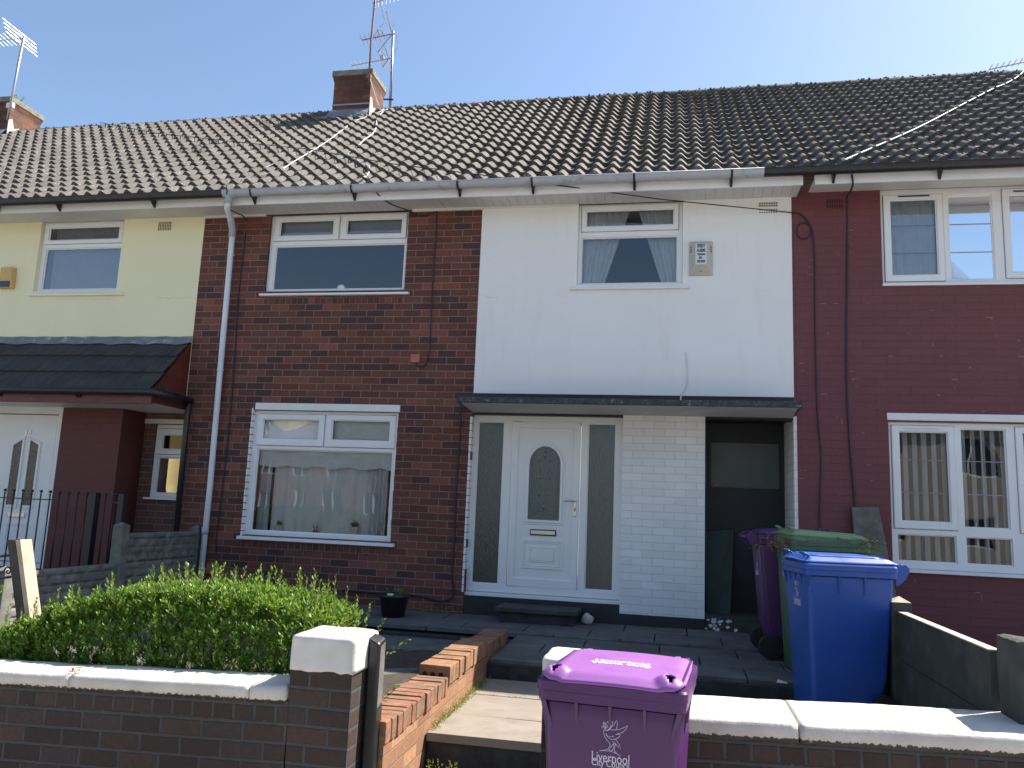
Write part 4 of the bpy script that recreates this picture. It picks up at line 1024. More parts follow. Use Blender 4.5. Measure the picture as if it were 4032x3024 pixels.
for k in range(3):
    for s_ in (-1, 1):
        cx = s_ * 0.098; zc = 0.315 - k * 0.027
        sl.hexa([(cx - .016, -0.049 + .0 * s_, zc - s_ * -.006 - .004), (cx + .016, -0.049, zc + s_ * -.006 - .004), (cx + .016, -0.03, zc + s_ * -.006 - .004), (cx - .016, -0.03, zc - s_ * -.006 - .004),
                 (cx - .016, -0.052, zc - s_ * -.006 + .004), (cx + .016, -0.052, zc + s_ * -.006 + .004), (cx + .016, -0.03, zc + s_ * -.006 + .004), (cx - .016, -0.03, zc - s_ * -.006 + .004)])
sl.build('louvres', M['ink'], al, local=True)
MB().box(-0.008, 0.008, -0.05, -0.035, 0.035, 0.045).build('screw', M['rust'], al, local=True)
ya = thing('alarm_box', 'yellow alarm box with a dark blue lens on the cream wall', 'alarm box', (-6.37, -0.004, 3.84))
MB().hexa([(-0.11, -0.06, 0), (0.10, -0.06, 0), (0.115, 0, 0), (-0.125, 0, 0), (-0.085, -0.075, 0.28), (0.085, -0.075, 0.28), (0.10, 0, 0.285), (-0.10, 0, 0.285)]).build('casing', M['yellow_plastic'], ya, local=True, bevel=0.014)
MB().hexa([(-0.085, -0.068, 0.012), (0.078, -0.068, 0.012), (0.078, -0.02, 0.012), (-0.085, -0.02, 0.012), (-0.085, -0.074, 0.095), (0.078, -0.074, 0.095), (0.078, -0.02, 0.095), (-0.085, -0.02, 0.095)]).build('lens', M['blue_lens'], ya, local=True, bevel=0.006)

# aerials
def rod(mb, a, b, r=0.004): mb.tube([a, b], r, 5)
A2 = thing('tv_aerial', 'silver aerial mast with two stacked antennas and a mesh reflector behind the middle chimney', 'tv aerial', (-2.55, 3.35, 7.8), group='television aerials')
mx, my = -2.565, 3.33
MB().tube([(mx + .02, my, 7.62), (mx - .005, my, 8.6), (mx - .025, my, 9.38)], 0.022, 10).build('mast', M['metal'], A2, smooth=True)
MB().tube([(mx + .035, my, 7.7), (mx + .03, my - .02, 8.3), (mx + .0, my - .02, 8.9)], 0.007, 6).build('lead', M['cable_black'], A2, smooth=True)
MB().tube([(-2.66, my - .05, 8.08), (-2.49, my - .02, 8.08)], 0.014, 8).build('bracket', M['iron'], A2)
b_ = MB(); rod(b_, (-2.55, my, 9.33), (-3.20, my + .12, 9.33), 0.010)
for k in range(6): 
    cx = -3.20 + k * 0.085; cy = my + .12 - k * .016
    for s_ in (-1, 1):
        rod(b_, (cx, cy, 9.33), (cx - 0.01, cy + s_ * 0.11, 9.33 + 0.035), 0.003); rod(b_, (cx, cy, 9.33), (cx - 0.01, cy + s_ * 0.11, 9.33 - 0.035), 0.003)
b_.tube([(-2.85, my + .07, 9.35)] + [(-2.85 + .02 * math.sin(a * .7), my + .07 + .09 * math.sin(a * .7), 9.35 + .06 * (1 - math.cos(a * .7))) for a in range(1, 9)] + [(-2.85, my + .07, 9.35)], 0.006, 5)
b_.build('antenna', M['rust'], A2)
rf = MB()
for (dx, dz) in ((-0.03, 0.10), (-0.05, 0.20), (-0.08, 0.31), (-0.12, 0.43), (-0.07, -0.09), (-0.12, -0.18), (-0.18, -0.27), (-0.23, -0.34)):
    rod(rf, (-2.62 + dx, my - 0.36, 9.33 + dz), (-2.62 + dx, my + 0.36, 9.33 + dz), 0.004)
for s_ in (-0.36, 0, 0.36):
    rod(rf, (-2.62, my + s_, 9.36), (-2.74, my + s_, 9.76), 0.004 if s_ else 0.009); rod(rf, (-2.62, my + s_, 9.30), (-2.85, my + s_, 8.99), 0.004 if s_ else 0.009)
rf.build('reflector', M['metal'], A2)
b_ = MB(); rod(b_, (-2.55, my, 8.87), (-3.38, my + .15, 8.87), 0.011)
for k in range(9):
    cx = -3.36 + k * 0.085; cy = my + .147 - k * .015
    rod(b_, (cx - .01, cy - 0.10, 8.88), (cx + .01, cy + 0.10, 8.88), 0.0045)
b_.box(-2.79, -2.73, my - .02, my + .05, 8.87, 8.93)
for k, (dx, dz) in enumerate(((-.06, .22), (-.05, .12), (-.04, .04), (-.05, -.05), (-.07, -.14))):
    rod(b_, (-2.66 + dx, my - 0.27, 8.87 + dz), (-2.66 + dx, my + 0.27, 8.87 + dz), 0.005)
rod(b_, (-2.64, my, 8.86), (-2.73, my, 9.12), 0.008); rod(b_, (-2.64, my, 8.86), (-2.74, my, 8.70), 0.008)
b_.build('antenna', M['metal'], A2)
A1 = thing('tv_aerial', 'tall rusty aerial mast strapped to the front corner of the middle chimney', 'tv aerial', (-2.66, 2.6, 7.9), group='television aerials')
MB().tube([(-2.655, 2.595, 7.95), (-2.668, 2.595, 8.7), (-2.655, 2.595, 9.40), (-2.64, 2.595, 9.70)], 0.017, 8).build('mast', M['rust'], A1, smooth=True)
b_ = MB(); rod(b_, (-2.70, 2.62, 9.43), (-2.05, 2.45, 9.47), 0.011)
for k in range(8):
    cx = -2.66 + k * 0.075; cy = 2.60 - k * .02
    rod(b_, (cx, cy, 9.53), (cx, cy, 9.33), 0.004)
for k in range(4): rod(b_, (-2.635 + .008 * k, 2.56 - .02 * k, 9.70), (-2.625 + .008 * k, 2.56 - .02 * k, 9.29), 0.004)
b_.build('antenna', M['metal'], A1)
MB().box(-2.70, -2.62, 2.57, 2.62, 8.06, 8.14).build('bracket', M['rust'], A1, bevel=.006)
MB().tube([(-2.65, 2.585, 8.12), (-2.60, 2.60, 7.95), (-2.55, 2.75, 7.75), (-2.50, 2.8, 7.62), (-2.46, 2.85, 7.66)], 0.006, 6).build('lead', M['cable_white'], A1, smooth=True)
A0 = thing('tv_aerial', 'silver aerial mast on the far left chimney with a small folded antenna', 'tv aerial', (-9.5, 2.68, 7.8), group='television aerials')
MB().tube([(-9.53, 2.67, 7.78), (-9.49, 2.67, 8.5), (-9.445, 2.67, 9.42)], 0.022, 10).build('mast', M['metal'], A0, smooth=True)
b_ = MB(); rod(b_, (-9.42, 2.70, 9.40), (-10.3, 2.75, 9.42), 0.009)
for k in range(8):
    rod(b_, (-10.28 + k * .09, 2.60, 9.46), (-10.24 + k * .09, 2.88, 9.39), 0.004)
for k in range(4): rod(b_, (-9.66 + k * .04, 2.38, 9.60 - k * .09), (-9.44 + k * .02, 2.95, 9.42 - k * .08), 0.006)
b_.tube([(-9.62 + .09 * math.cos(a * .63), 2.70 + .15 * math.cos(a * .63 + .5), 9.42 + .07 * math.sin(a * .63)) for a in range(11)], 0.012, 6)
b_.build('antenna', M['metal'], A0)
cb_ = MB().box(-9.60, -9.46, 2.66, 2.72, 8.02, 8.12).build('bracket', M['cable_white'], A0, bevel=.01)
A3 = thing('tv_aerial', 'aerial at the top right edge with its antenna pointing left over the ridge', 'tv aerial', (7.55, 3.1, 7.8), group='television aerials')
MB().tube([(7.6, 3.15, 7.7), (7.6, 3.15, 8.15)], 0.02, 8).build('mast', M['metal'], A3, smooth=True)
b_ = MB(); rod(b_, (6.66, 3.0, 7.80), (7.65, 3.15, 8.05), 0.011)
for k in range(10):
    cx = 6.68 + k * .085
    rod(b_, (cx, 2.93 + k * .013, 7.83 + k * .0215), (cx, 3.10 + k * .013, 7.82 + k * .0215), 0.006)
b_.build('antenna', M['metal'], A3)
# little weed on the left chimney
def sprig(mb, p, d, L, n, w, rr, mb2=None):
    d = Vector(d).normalized(); p = Vector(p)
    for i in range(n):
        t = (i + 1) / n
        a = i * 2.4 + rr.uniform(-.4, .4)
        o = d.orthogonal().normalized(); o = Matrix.Rotation(a, 3, d) @ o
        base = p + d * L * t
        l = w * rr.uniform(2.0, 3.0) * (1.1 - 0.45 * t)
        ax = (o * (1.0 - 0.45 * t) + d * (0.75 + 0.4 * t) + Vector((rr.uniform(-.2, .2), rr.uniform(-.2, .2), rr.uniform(-.1, .2)))).normalized()
        s = ax.cross(d); s = s.normalized() if s.length > 1e-3 else o
        up = s.cross(ax)
        c = base + ax * l * 0.5
        mb.add([base, c + s * w * 0.5 - up * w * .1, base + ax * l, c - s * w * 0.5 - up * w * .1, c + up * w * 0.05], [(0, 1, 4), (1, 2, 4), (2, 3, 4), (3, 0, 4)])
    if mb2 is not None: mb2.tube([p, p + d * L], 0.0022, 3)
rr = random.Random(55)
mb = MB()
for k in range(7): sprig(mb, (-9.75 + rr.uniform(-.1, .1), 3.0, 8.26), (rr.uniform(-.5, .5), rr.uniform(-.3, .3), 1), 0.16, 7, 0.025, rr)
tag(mb.build('weed', M['leaf'], None), 'small green weed sprouting on top of the far left chimney', 'weed')

# ================================================================== GROUND
def flat(name, pts, z, mat):
    return structure(MB().add([(x, y, z) for x, y in pts], [tuple(range(len(pts)))]).build(name, M[mat], None))
flat('ground', [(-300, -300), (300, -300), (300, 300), (-300, 300)], -0.56, 'asphalt')
pv = MB()
for i in range(-14, 16):
    for j in range(4):
        pv.box(i * 0.9 + 0.004, i * 0.9 + 0.896, -4.86 - 0.6 * (j + 1) + 0.004, -4.86 - 0.6 * j - 0.004, -0.55, -0.42 + 0.002 * ((i * 7 + j * 3) % 3))
pv.box(-60, 60, -7.40, -4.86, -0.55, -0.43)
structure(pv.build('pavement', M['pavement'], None))
structure(MB().box(-60, 60, -7.54, -7.40, -0.56, -0.425).build('kerb', M['pavement'], None, bevel=0.02))
pv = MB().box(-60, 60, -19.0, -17.0, -0.56, -0.43); structure(pv.build('far_pavement', M['pavement'], None))
# garden floors
so1 = MB(); n = 30; v = []
for j in range(13):
    for i in range(n + 1):
        x = -3.2 + 3.78 * i / n; y = -4.60 + 2.9 * j / 12
        v.append((x, y, 0.015 + 0.03 * noise.noise(Vector((x * 3, y * 3, 0))) ))
so1.add(v, [(j * (n + 1) + i, j * (n + 1) + i + 1, (j + 1) * (n + 1) + i + 1, (j + 1) * (n + 1) + i) for j in range(12) for i in range(n)])
structure(so1.build('garden_soil', M['soil'], None, smooth=True))
def slabs(name, x0, x1, y0, y1, z0, dz, w, d, mat, seed=1, gap=0.006, th=0.05, stag=0.5, tilt=0.003):
    mb = MB(); rr = random.Random(seed); y = y1; row = 0
    while y > y0 + 0.02:
        ya_ = max(y - d, y0); x = x0 - (w * stag if row % 2 else 0)
        while x < x1 - 0.01:
            xa, xb = max(x, x0), min(x + w, x1)
            if xb - xa > 0.03:
                q = [z0 + dz * (yy - y1) + rr.uniform(-tilt, tilt) for yy in (ya_, ya_, y, y)]
                mb.hexa([(xa + gap, ya_ + gap, z0 - th), (xb - gap, ya_ + gap, z0 - th), (xb - gap, y - gap, z0 - th), (xa + gap, y - gap, z0 - th),
                         (xa + gap, ya_ + gap, q[0]), (xb - gap, ya_ + gap, q[1]), (xb - gap, y - gap, q[2]), (xa + gap, y - gap, q[3])])
            x += w
        y = ya_; row += 1
    return structure(mb.build(name, M[mat], None, bevel=0.004))
slabs('patio', -3.2, 3.75, -1.02, -0.0, 0.115, 0.01, 0.62, 0.46, 'slab_dark', 2)
slabs('patio', 0.80, 3.75, -2.24, -1.04, 0.095, 0.015, 0.66, 0.40, 'slab_dark', 3)
slabs('patio', 1.70, 3.75, -4.40, -2.30, -0.045, 0.0, 0.62, 0.50, 'slab_dark', 4)
slabs('patio', -3.2, 0.58, -3.1, -1.04, 0.012, 0.0, 0.70, 0.60, 'slab_dark', 5)
slabs('garden_path', 0.79, 1.70, -3.90, -2.28, -0.060, 0.0, 0.95, 0.57, 'slab', 6, stag=0)
structure(MB().box(-3.3, 3.9, -1.1, 0.0, -0.5, 0.04).build('ground', M['riser'], None))
structure(MB().box(0.78, 3.76, -2.27, -1.03, -0.5, 0.045).build('ground', M['riser'], None))
structure(MB().box(1.70, 3.76, -4.42, -2.26, -0.5, -0.09).build('ground', M['riser'], None))
structure(MB().box(0.80, 1.70, -3.88, -2.27, -0.55, -0.085).build('step', M['riser'], None))
structure(MB().box(-3.3, 0.58, -4.6, -1.1, -0.55, -0.03).build('ground', M['soil'], None))
structure(MB().box(0.79, 1.70, -4.72, -3.96, -0.56, -0.26).build('step', M['slab_dark'], None, bevel=.01))
structure(MB().box(-12, -3.34, -4.9, 0.45, -0.5, 0.22).build('neighbour_path', M['slab_dark'], None))
structure(MB().box(3.80, 8.4, -4.9, 0.0, -0.5, 0.05).build('neighbour_path', M['slab_dark'], None))
structure(MB().box(-3.4, 3.5, 0.24, 6.4, -0.5, 0.1).build('ground', M['riser'], None))

# doorstep and stone
ds = MB().box(0.445, 1.30, -0.43, -0.002, 0.215, 0.262).build('doorstep', M['concrete_dark'], None, bevel=0.008)
dsb = MB().box(0.50, 1.26, -0.38, -0.002, 0.115, 0.214).build('step_base', M['riser'], ds)
tag(ds, 'mossy grey slab doorstep below the white front door', 'doorstep')
rr = random.Random(17)
def rock(name, c, s, mat, label, cat='stone', seed=1):
    bm = bmesh.new(); bmesh.ops.create_icosphere(bm, subdivisions=2, radius=1)
    for v in bm.verts:
        k = 1 + 0.28 * noise.noise(v.co * 1.7 + Vector((seed, 0, 0)))
        v.co = Vector((v.co.x * s[0] * k, v.co.y * s[1] * k, max(v.co.z * s[2] * k, -s[2] * .8)))
    me = bpy.data.meshes.new(name); bm.to_mesh(me); bm.free(); me.materials.append(mat)
    o = bpy.data.objects.new(name, me); COL.objects.link(o); o.location = c
    return tag(o, label, cat)
rock('stone', (1.375, -0.17, 0.165), (0.06, 0.05, 0.06), M['cement'], 'white chipped stone at the right end of the doorstep', seed=4)
# dark pot by the brick wall
pt = thing('plant_pot', 'black plastic plant pot with a few weeds against the brick wall', 'plant pot', (-0.60, -0.55, 0.113))
lathe([(0.115, 0), (0.15, 0.19), (0.165, 0.195), (0.165, 0.225), (0.15, 0.225), (0.145, 0.20), (0.01, 0.195)]).build('pot', M['black_plastic'], pt, local=True, smooth=True)
g = MB()
for k in range(16): sprig(g, (rr.uniform(-.1, .1), rr.uniform(-.1, .1), 0.2), (rr.uniform(-.6, .6), rr.uniform(-.6, .6), 1), 0.07, 4, 0.013, rr)
g.build('weeds', M['leaf'], pt, local=True)
MB().box(-0.02, 0.03, -0.16, -0.11, 0.20, 0.24).build('plant_label', M['paper'], pt, local=True)
for (px, py, pz, lab) in ((3.02, -2.25, 0.075, 'crumpled white scrap on the dark patio below the back purple bin'), (3.06, -2.9, -0.045, 'white strip of litter on the patio just left of the blue bin')):
    o = MB().hexa([(px - .04, py - .012, pz), (px + .04, py - .015, pz), (px + .035, py + .012, pz), (px - .03, py + .015, pz), (px - .035, py - .01, pz + .008), (px + .03, py - .01, pz + .012), (px + .03, py + .01, pz + .006), (px - .03, py + .01, pz + .02)]).build('litter', M['paper'], None); tag(o, lab, 'litter')

# weeds and moss along the low wall
wd = MB(); rr = random.Random(31)
for k in range(260):
    y = rr.uniform(-3.85, -2.42); x = 0.800 + abs(rr.gauss(0, 0.018)); 
    sprig(wd, (x, y, -0.062), (rr.uniform(-.2, .9), rr.uniform(-.7, .7), rr.uniform(.4, 1.3)), rr.uniform(.015, .055), rr.randint(2, 5), 0.007, rr)
for k in range(90):
    sprig(wd, (rr.uniform(0.80, 1.65), -2.46 + rr.uniform(-.02, .02) if k < 45 else -2.85 + rr.uniform(-.012, .012), -0.062), (rr.uniform(-.5, .5), rr.uniform(-.5, .5), 1), 0.008, 2, 0.005, rr)
for k in range(40):
    sprig(wd, (rr.uniform(-.45, -0.1), rr.uniform(-.12, -.03), 0.112), (rr.uniform(-.6, .6), rr.uniform(-.9, .2), 1), 0.07, 4, 0.010, rr)
for k in range(10):
    sprig(wd, (rr.uniform(0.84, 1.0), -3.97, -0.26), (rr.uniform(-.6, .6), rr.uniform(-.6, .2), 1), 0.07, 5, 0.010, rr)
stuff(wd.build('weeds', M['leaf_weed'], None))

# ---- low divider wall with brick-on-edge top
LW = thing('low_brick_wall', 'low stepped brick edging wall beside the garden path, sunlit orange at its near end', 'garden wall', (0.69, -3.1, 0))
MB().box(0.60, 0.785, -4.62, -1.47, -0.45, 0.10).build('brickwork', M['low_brick_b'], LW)
def on_edge(y0, y1, ztop, h, mat, seed, name='brick_coping', pit=0.085):
    mb = MB(); rr = random.Random(seed); y = y0
    while y < y1 - 0.02:
        a = rr.uniform(-.006, .006); b_ = rr.uniform(-.005, .004); t = rr.uniform(-.008, .008)
        ye = min(y + pit - 0.012, y1)
        z0 = ztop - h
        mb.hexa([(0.585 + a, y, z0), (0.797 + a, y + t * .3, z0), (0.797 + a, ye + t * .3, z0), (0.585 + a, ye, z0), (0.585 + a, y, ztop + b_), (0.797 + a, y + t * .3, ztop + b_ + rr.uniform(-.003, .003)), (0.797 + a, ye + t * .3, ztop + b_), (0.585 + a, ye, ztop + b_ + rr.uniform(-.003, .003))])
        y += pit
    mb.box(0.592, 0.790, y0 + .004, y1 - .004, z0, ztop - 0.010)
    return mb.build(name, M[mat], LW, bevel=0.006)
on_edge(-4.62, -3.46, 0.168, 0.11, 'old_brick', 1)
c2_ = on_edge(-3.44, -2.30, 0.230, 0.115, 'low_brick', 2)
on_edge(-2.28, -1.47, 0.196, 0.10, 'old_brick', 3, pit=0.225)
for xx in (0.630, 0.685, 0.740):
    MB().add(*(lambda r, n=12: ([(xx + r * math.cos(6.283 * k / n), -3.4425, 0.172 + r * math.sin(6.283 * k / n)) for k in range(n)], [tuple(range(n))]))(0.017)).build('frog_hole', M['hole'], c2_)

# ---- front wall, left part
FS = 0.030   # the street climbs to the right
WL = thing('front_garden_wall', 'left stretch of dark brick front wall with white painted coping under the hedge', 'garden wall', (-1.5, -4.7, -0.42))
def zc(x): return 0.300 + FS * (x + 1.295)   # top of the coping
def sloped(mb, x0):
    mb.v = [(x, y, z + zc(x) if True else z) for x, y, z in mb.v]; return mb
def wall_part(x0, x1, thing_, zfun, name, mat, ztop, zbot, y0=-4.85, y1=-4.62):
    # mesh in local course space (z = 0 at the coping top), rotated a little about y so the courses follow the street
    o = MB().box(x0, x1, y0, y1, zbot, ztop).build(name, M[mat], thing_)
    return o
def tilt(o, zref, xref):
    o.matrix_basis = Matrix.Translation(Vector(o.location) + Vector((xref, 0, zref))) @ Matrix.Rotation(-math.atan(FS), 4, 'Y') @ Matrix.Translation((-xref, 0, 0))
    return o
tilt(MB().box(-9.0, 0.36, -4.85, -4.60, -0.9, -0.160).build('brickwork', M['wall_brick'], WL), 0.300, -1.295)
tilt(MB().box(-9.0, 0.36, -4.852, -4.60, -0.160, -0.066).build('header_course', M['wall_header'], WL), 0.300, -1.295)
def coping(thing_, x0, x1, y0, y1, zref, xref, h=0.068, seed=1, joints=()):
    xs = [x0] + list(joints) + [x1]
    for a, b in zip(xs[:-1], xs[1:]):
        mb = MB(); rr = random.Random(seed + int(a * 100)); n = max(2, int((b - a) / 0.03)); m = 9
        g = 0.004
        v = []; 
        for i in range(n + 1):
            x = a + g + (b - a - 2 * g) * i / n
            prof = [(y0, -h), (y0 - 0.004, -h * .5), (y0, -0.010), (y0 + 0.012, -0.001), (y0 + 0.08, 0.002), ((y0 + y1) / 2, 0.004), (y1 - 0.06, 0.004), (y1 - 0.012, 0.0), (y1, -0.014), (y1, -h)]
            for (y, z) in prof:
                nn = noise.noise(Vector((x * 4 + seed, y * 6, z * 9))) * 0.006 + noise.noise(Vector((x * 19, y * 23, z * 21))) * 0.003
                yb = y + (noise.noise(Vector((x * 3, seed, 5))) * 0.022 if y > y1 - 0.02 else nn)
                v.append((x, yb, z + nn))
        k = 10
        f = [(i * k + j, (i + 1) * k + j, (i + 1) * k + j + 1, i * k + j + 1) for i in range(n) for j in range(k - 1)]
        f += [(i * k + k - 1, (i + 1) * k + k - 1, (i + 1) * k, i * k) for i in range(n)]
        f += [tuple(range(k))[::-1], tuple(n * k + j for j in range(k))]
        mb.add(v, f)
        tilt(mb.build('coping_stone', M['coping'], thing_, smooth=True, bevel=0), zref, xref)
coping(WL, -9.0, 0.352, -4.862, -4.565, 0.302, -1.295, joints=(-4.9, -3.1, -0.862, 0.155))
# pillar beside the gate
PL = thing('gate_pillar', 'brick gate pillar with a thick white painted cap beside the black timber post', 'gate pillar', (0.52, -4.68, -0.42))
MB().box(0.357, 0.683, -4.85, -4.52, -0.45, 0.452).build('brickwork', M['wall_brick'], PL, bevel=0.006)
cp = MB(); n = 12; m = 12; v = []
bm = bmesh.new(); bmesh.ops.create_cube(bm, size=1); bmesh.ops.subdivide_edges(bm, edges=bm.edges, cuts=9, use_grid_fill=True)
def rough_block(bm, x0, x1, y0, y1, z0, z1, rad, amp, seed, zr=0.0):
    for vv in bm.verts:
        p = Vector((vv.co.x + .5, vv.co.y + .5, vv.co.z + .5))
        q = Vector((x0 + (x1 - x0) * p.x, y0 + (y1 - y0) * p.y, z0 + (z1 - z0) * p.z))
        c = Vector((min(max(q.x, x0 + rad), x1 - rad), min(max(q.y, y0 + rad), y1 - rad), min(max(q.z, z0), z1 - rad)))
        d = q - c
        if d.length > 1e-6:
            comp = sum(1 for e in d if abs(e) > 1e-6)
            if comp > 1: q = c + d.normalized() * min(d.length, rad)
        nn = noise.noise(q * 9 + Vector((seed, 0, 0))) * amp + noise.noise(q * 40) * amp * .35
        q += (q - Vector(((x0 + x1) / 2, (y0 + y1) / 2, (z0 + z1) / 2))).normalized() * nn
        if p.z < 1e-6: q.z = z0 + noise.noise(Vector((q.x * 30, q.y * 30, seed))) * 0.012
        vv.co = q
rough_block(bm, 0.350, 0.692, -4.858, -4.512, 0.435, 0.604, 0.022, 0.006, 3)
me = bpy.data.meshes.new('pillar_cap'); bm.to_mesh(me); bm.free()
for p in me.polygons: p.use_smooth = True
M['cap_paint'] = m_simple('cap_paint', (0.58, 0.555, 0.515), 0.7, 0.08, 8, bump=0.4, bscale=40, dirt=(0.2, 0.19, 0.16), dirt_scale=16, dirt_amt=(0.70, 0.76))
me.materials.append(M['cap_paint']); o = bpy.data.objects.new('pillar_cap', me); COL.objects.link(o); o.parent = PL; o.location = -Vector(PL.location)
# timber gate post
GP = tag(MB().hexa([(0.700, -4.70, -0.42), (0.765, -4.70, -0.42), (0.765, -4.60, -0.42), (0.700, -4.60, -0.42), (0.690, -4.68, 0.585), (0.752, -4.68, 0.555), (0.752, -4.585, 0.575), (0.690, -4.585, 0.598)]).build('gate_post', M['timber_black'], None, bevel=0.012), 'black painted timber gate post with a bare rounded top beside the white pillar', 'gate post')
tp = MB().hexa([(0.7535, -4.675, 0.1), (0.757, -4.675, 0.1), (0.757, -4.60, 0.1), (0.7535, -4.60, 0.1), (0.7525, -4.665, 0.54), (0.7545, -4.665, 0.54), (0.7545, -4.60, 0.555), (0.7525, -4.60, 0.555)]).build('sunlit_side', M['timber_grey'], GP)  # thin grey plate paints the sunlit right side of the black post
# right pillar, behind the bin
PR = thing('gate_pillar', 'dark brick gate pillar with a pale cap half hidden behind the front purple bin', 'gate pillar', (1.78, -4.68, -0.42))
MB().box(1.618, 1.945, -4.85, -4.52, -0.45, 0.44).build('brickwork', M['wall_brick'], PR, bevel=0.006)
bm = bmesh.new(); bmesh.ops.create_cube(bm, size=1); bmesh.ops.subdivide_edges(bm, edges=bm.edges, cuts=9, use_grid_fill=True)
rough_block(bm, 1.610, 1.953, -4.858, -4.512, 0.425, 0.586, 0.022, 0.006, 9)
me = bpy.data.meshes.new('pillar_cap'); bm.to_mesh(me); bm.free()
for p in me.polygons: p.use_smooth = True
me.materials.append(M['cap_paint']); o = bpy.data.objects.new('pillar_cap', me); COL.objects.link(o); o.parent = PR; o.location = -Vector(PR.location)
WR = thing('front_garden_wall', 'right stretch of dark brick front wall with wide sunlit white coping', 'garden wall', (3.5, -4.7, -0.42))
tilt(MB().box(1.94, 8.0, -4.85, -4.56, -0.9, -0.160).build('brickwork', M['wall_brick'], WR), 0.372, 2.278)
tilt(MB().box(1.94, 8.0, -4.852, -4.56, -0.160, -0.070).build('header_course', M['wall_header'], WR), 0.372, 2.278)
coping(WR, 1.95, 8.0, -4.865, -4.385, 0.378, 2.278, h=0.078, seed=5, joints=(2.745, 3.95))

# ---- concrete fence left
def rugged_panel(y0, y1, x, z0, z1, seed, th=0.045, relief=0.02, zr=0.0):
    mb = MB(); ny = max(4, int((y1 - y0) / 0.02)); nz = max(4, int((z1 - z0) / 0.02)); v = []
    for j in range(nz + 1):
        for i in range(ny + 1):
            y = y0 + (y1 - y0) * i / ny; z = z0 + (z1 - z0) * j / nz
            # blocky rock-faced relief
            row = int((z - z0) / 0.075); br = int((y - y0 + (row % 2) * 0.09) / 0.19 + seed * 3)
            hh = 0.5 + 0.5 * noise.noise(Vector((br * 3.1, row * 5.3, seed)))
            fy = ((y - y0 + (row % 2) * 0.09) / 0.19) % 1; fz = ((z - z0) / 0.075) % 1
            ed = min(fy, 1 - fy, 1) * 6; ez = min(fz, 1 - fz) * 4
            k = min(1, max(0, ed)) * min(1, max(0, ez))
            edge = 0 if (i in (0, ny) or j in (0, nz)) else 1
            xx = x + th / 2 + edge * relief * k * (0.35 + hh * 0.8) + 0.006 * noise.noise(Vector((y * 20, z * 25, seed)))
            v.append((xx, y, z + zr * (y - y0)))
    f = [(j * (ny + 1) + i, j * (ny + 1) + i + 1, (j + 1) * (ny + 1) + i + 1, (j + 1) * (ny + 1) + i) for j in range(nz) for i in range(ny)]
    mb.add(v, f)
    mb.hexa([(x - th / 2, y0, z0), (x + th / 2, y0, z0), (x + th / 2, y1, z0 + zr * (y1 - y0)), (x - th / 2, y1, z0 + zr * (y1 - y0)), (x - th / 2, y0, z1), (x + th / 2, y0, z1), (x + th / 2, y1, z1 + zr * (y1 - y0)), (x - th / 2, y1, z1 + zr * (y1 - y0))])
    return mb
FL = thing('concrete_fence', 'grey concrete fence with rock-faced panels stepping down beside the yellow house', 'fence', (-3.25, -1.3, 0))
def cpost(thing_, x, y, z1, w=0.10, seed=1, z0=-0.3, broken=0.0, mat='concrete'):
    mb = MB()
    mb.hexa([(x - w / 2, y - w / 2, z0), (x + w / 2, y - w / 2, z0), (x + w / 2, y + w / 2, z0), (x - w / 2, y + w / 2, z0), (x - w / 2 + broken, y - w / 2, z1 - .02), (x + w / 2, y - w / 2, z1 - .02), (x + w / 2, y + w / 2, z1 - .02), (x - w / 2 + broken, y + w / 2, z1 - .02)])
    mb.add([(x - w / 2, y - w / 2, z1 - .021), (x + w / 2, y - w / 2, z1 - .021), (x + w / 2, y + w / 2, z1 - .021), (x - w / 2, y + w / 2, z1 - .021), (x, y, z1 + 0.015)], [(0, 1, 4), (1, 2, 4), (2, 3, 4), (3, 0, 4)])
    return mb.build('post', M[mat], thing_, bevel=0.006)
XF = -3.24
cpost(FL, XF, -0.06, 0.915)
cpost(FL, XF + 0.0, -1.40, 0.955, w=0.115)
for (z0, z1) in ((-0.12, 0.255), (0.26, 0.558), (0.562, 0.853)):
    rugged_panel(-1.35, -0.10, XF, z0, z1, 3 + z0).build('panel', M['concrete'], FL)
for (z0, z1) in ((-0.12, 0.262), (0.266, 0.560)):
    rugged_panel(-2.72, -1.45, XF, z0, z1, 8 + z0).build('panel', M['concrete'], FL)
cpost(FL, XF - .02, -2.78, 0.60, w=0.11, broken=0.04)

# ---- concrete fence right
FR = thing('concrete_fence', 'dark concrete fence dividing the patio from the red house, sunlit along its top', 'fence', (3.72, -3.6, 0))
def zt(y): return 0.700 + 0.006 * (y + 2.9)
for (ya_, yb_) in ((-1.30, -0.02), (-2.74, -1.42), (-4.40, -2.87)):
    for k, (z0, z1) in enumerate(((0.395, 0.693), (0.085, 0.388))):
        rugged_panel(ya_, yb_, 3.70, z0, z1, 20 + k + ya_, relief=0.004).build('panel', M['concrete_dark'], FR)
        # the camera sees the near face: second skin on the -x side
    MB().box(3.673, 3.727, ya_, yb_, 0.693, 0.699).build('panel_top', M['concrete_top'], FR)  # pale strip paints sun along the panel top
for y_ in (-1.36, -2.81):
    cpost(FR, 3.70, y_, 0.775, w=0.12, mat='concrete_dark')
    MB().add([(3.64, y_ - .06, 0.7565), (3.76, y_ - .06, 0.7565), (3.76, y_ + .06, 0.7565), (3.64, y_ + .06, 0.7565), (3.70, y_, 0.793)], [(0, 1, 4), (1, 2, 4), (2, 3, 4), (3, 0, 4)]).build('post_cap', M['concrete_top'], FR)  # pale skin paints sun on the post top
bm = bmesh.new(); bmesh.ops.create_cube(bm, size=1); bmesh.ops.subdivide_edges(bm, edges=bm.edges, cuts=9, use_grid_fill=True)
rough_block(bm, 3.695, 4.0, -4.66, -4.42, -0.2, 0.775, 0.02, 0.012, 12)
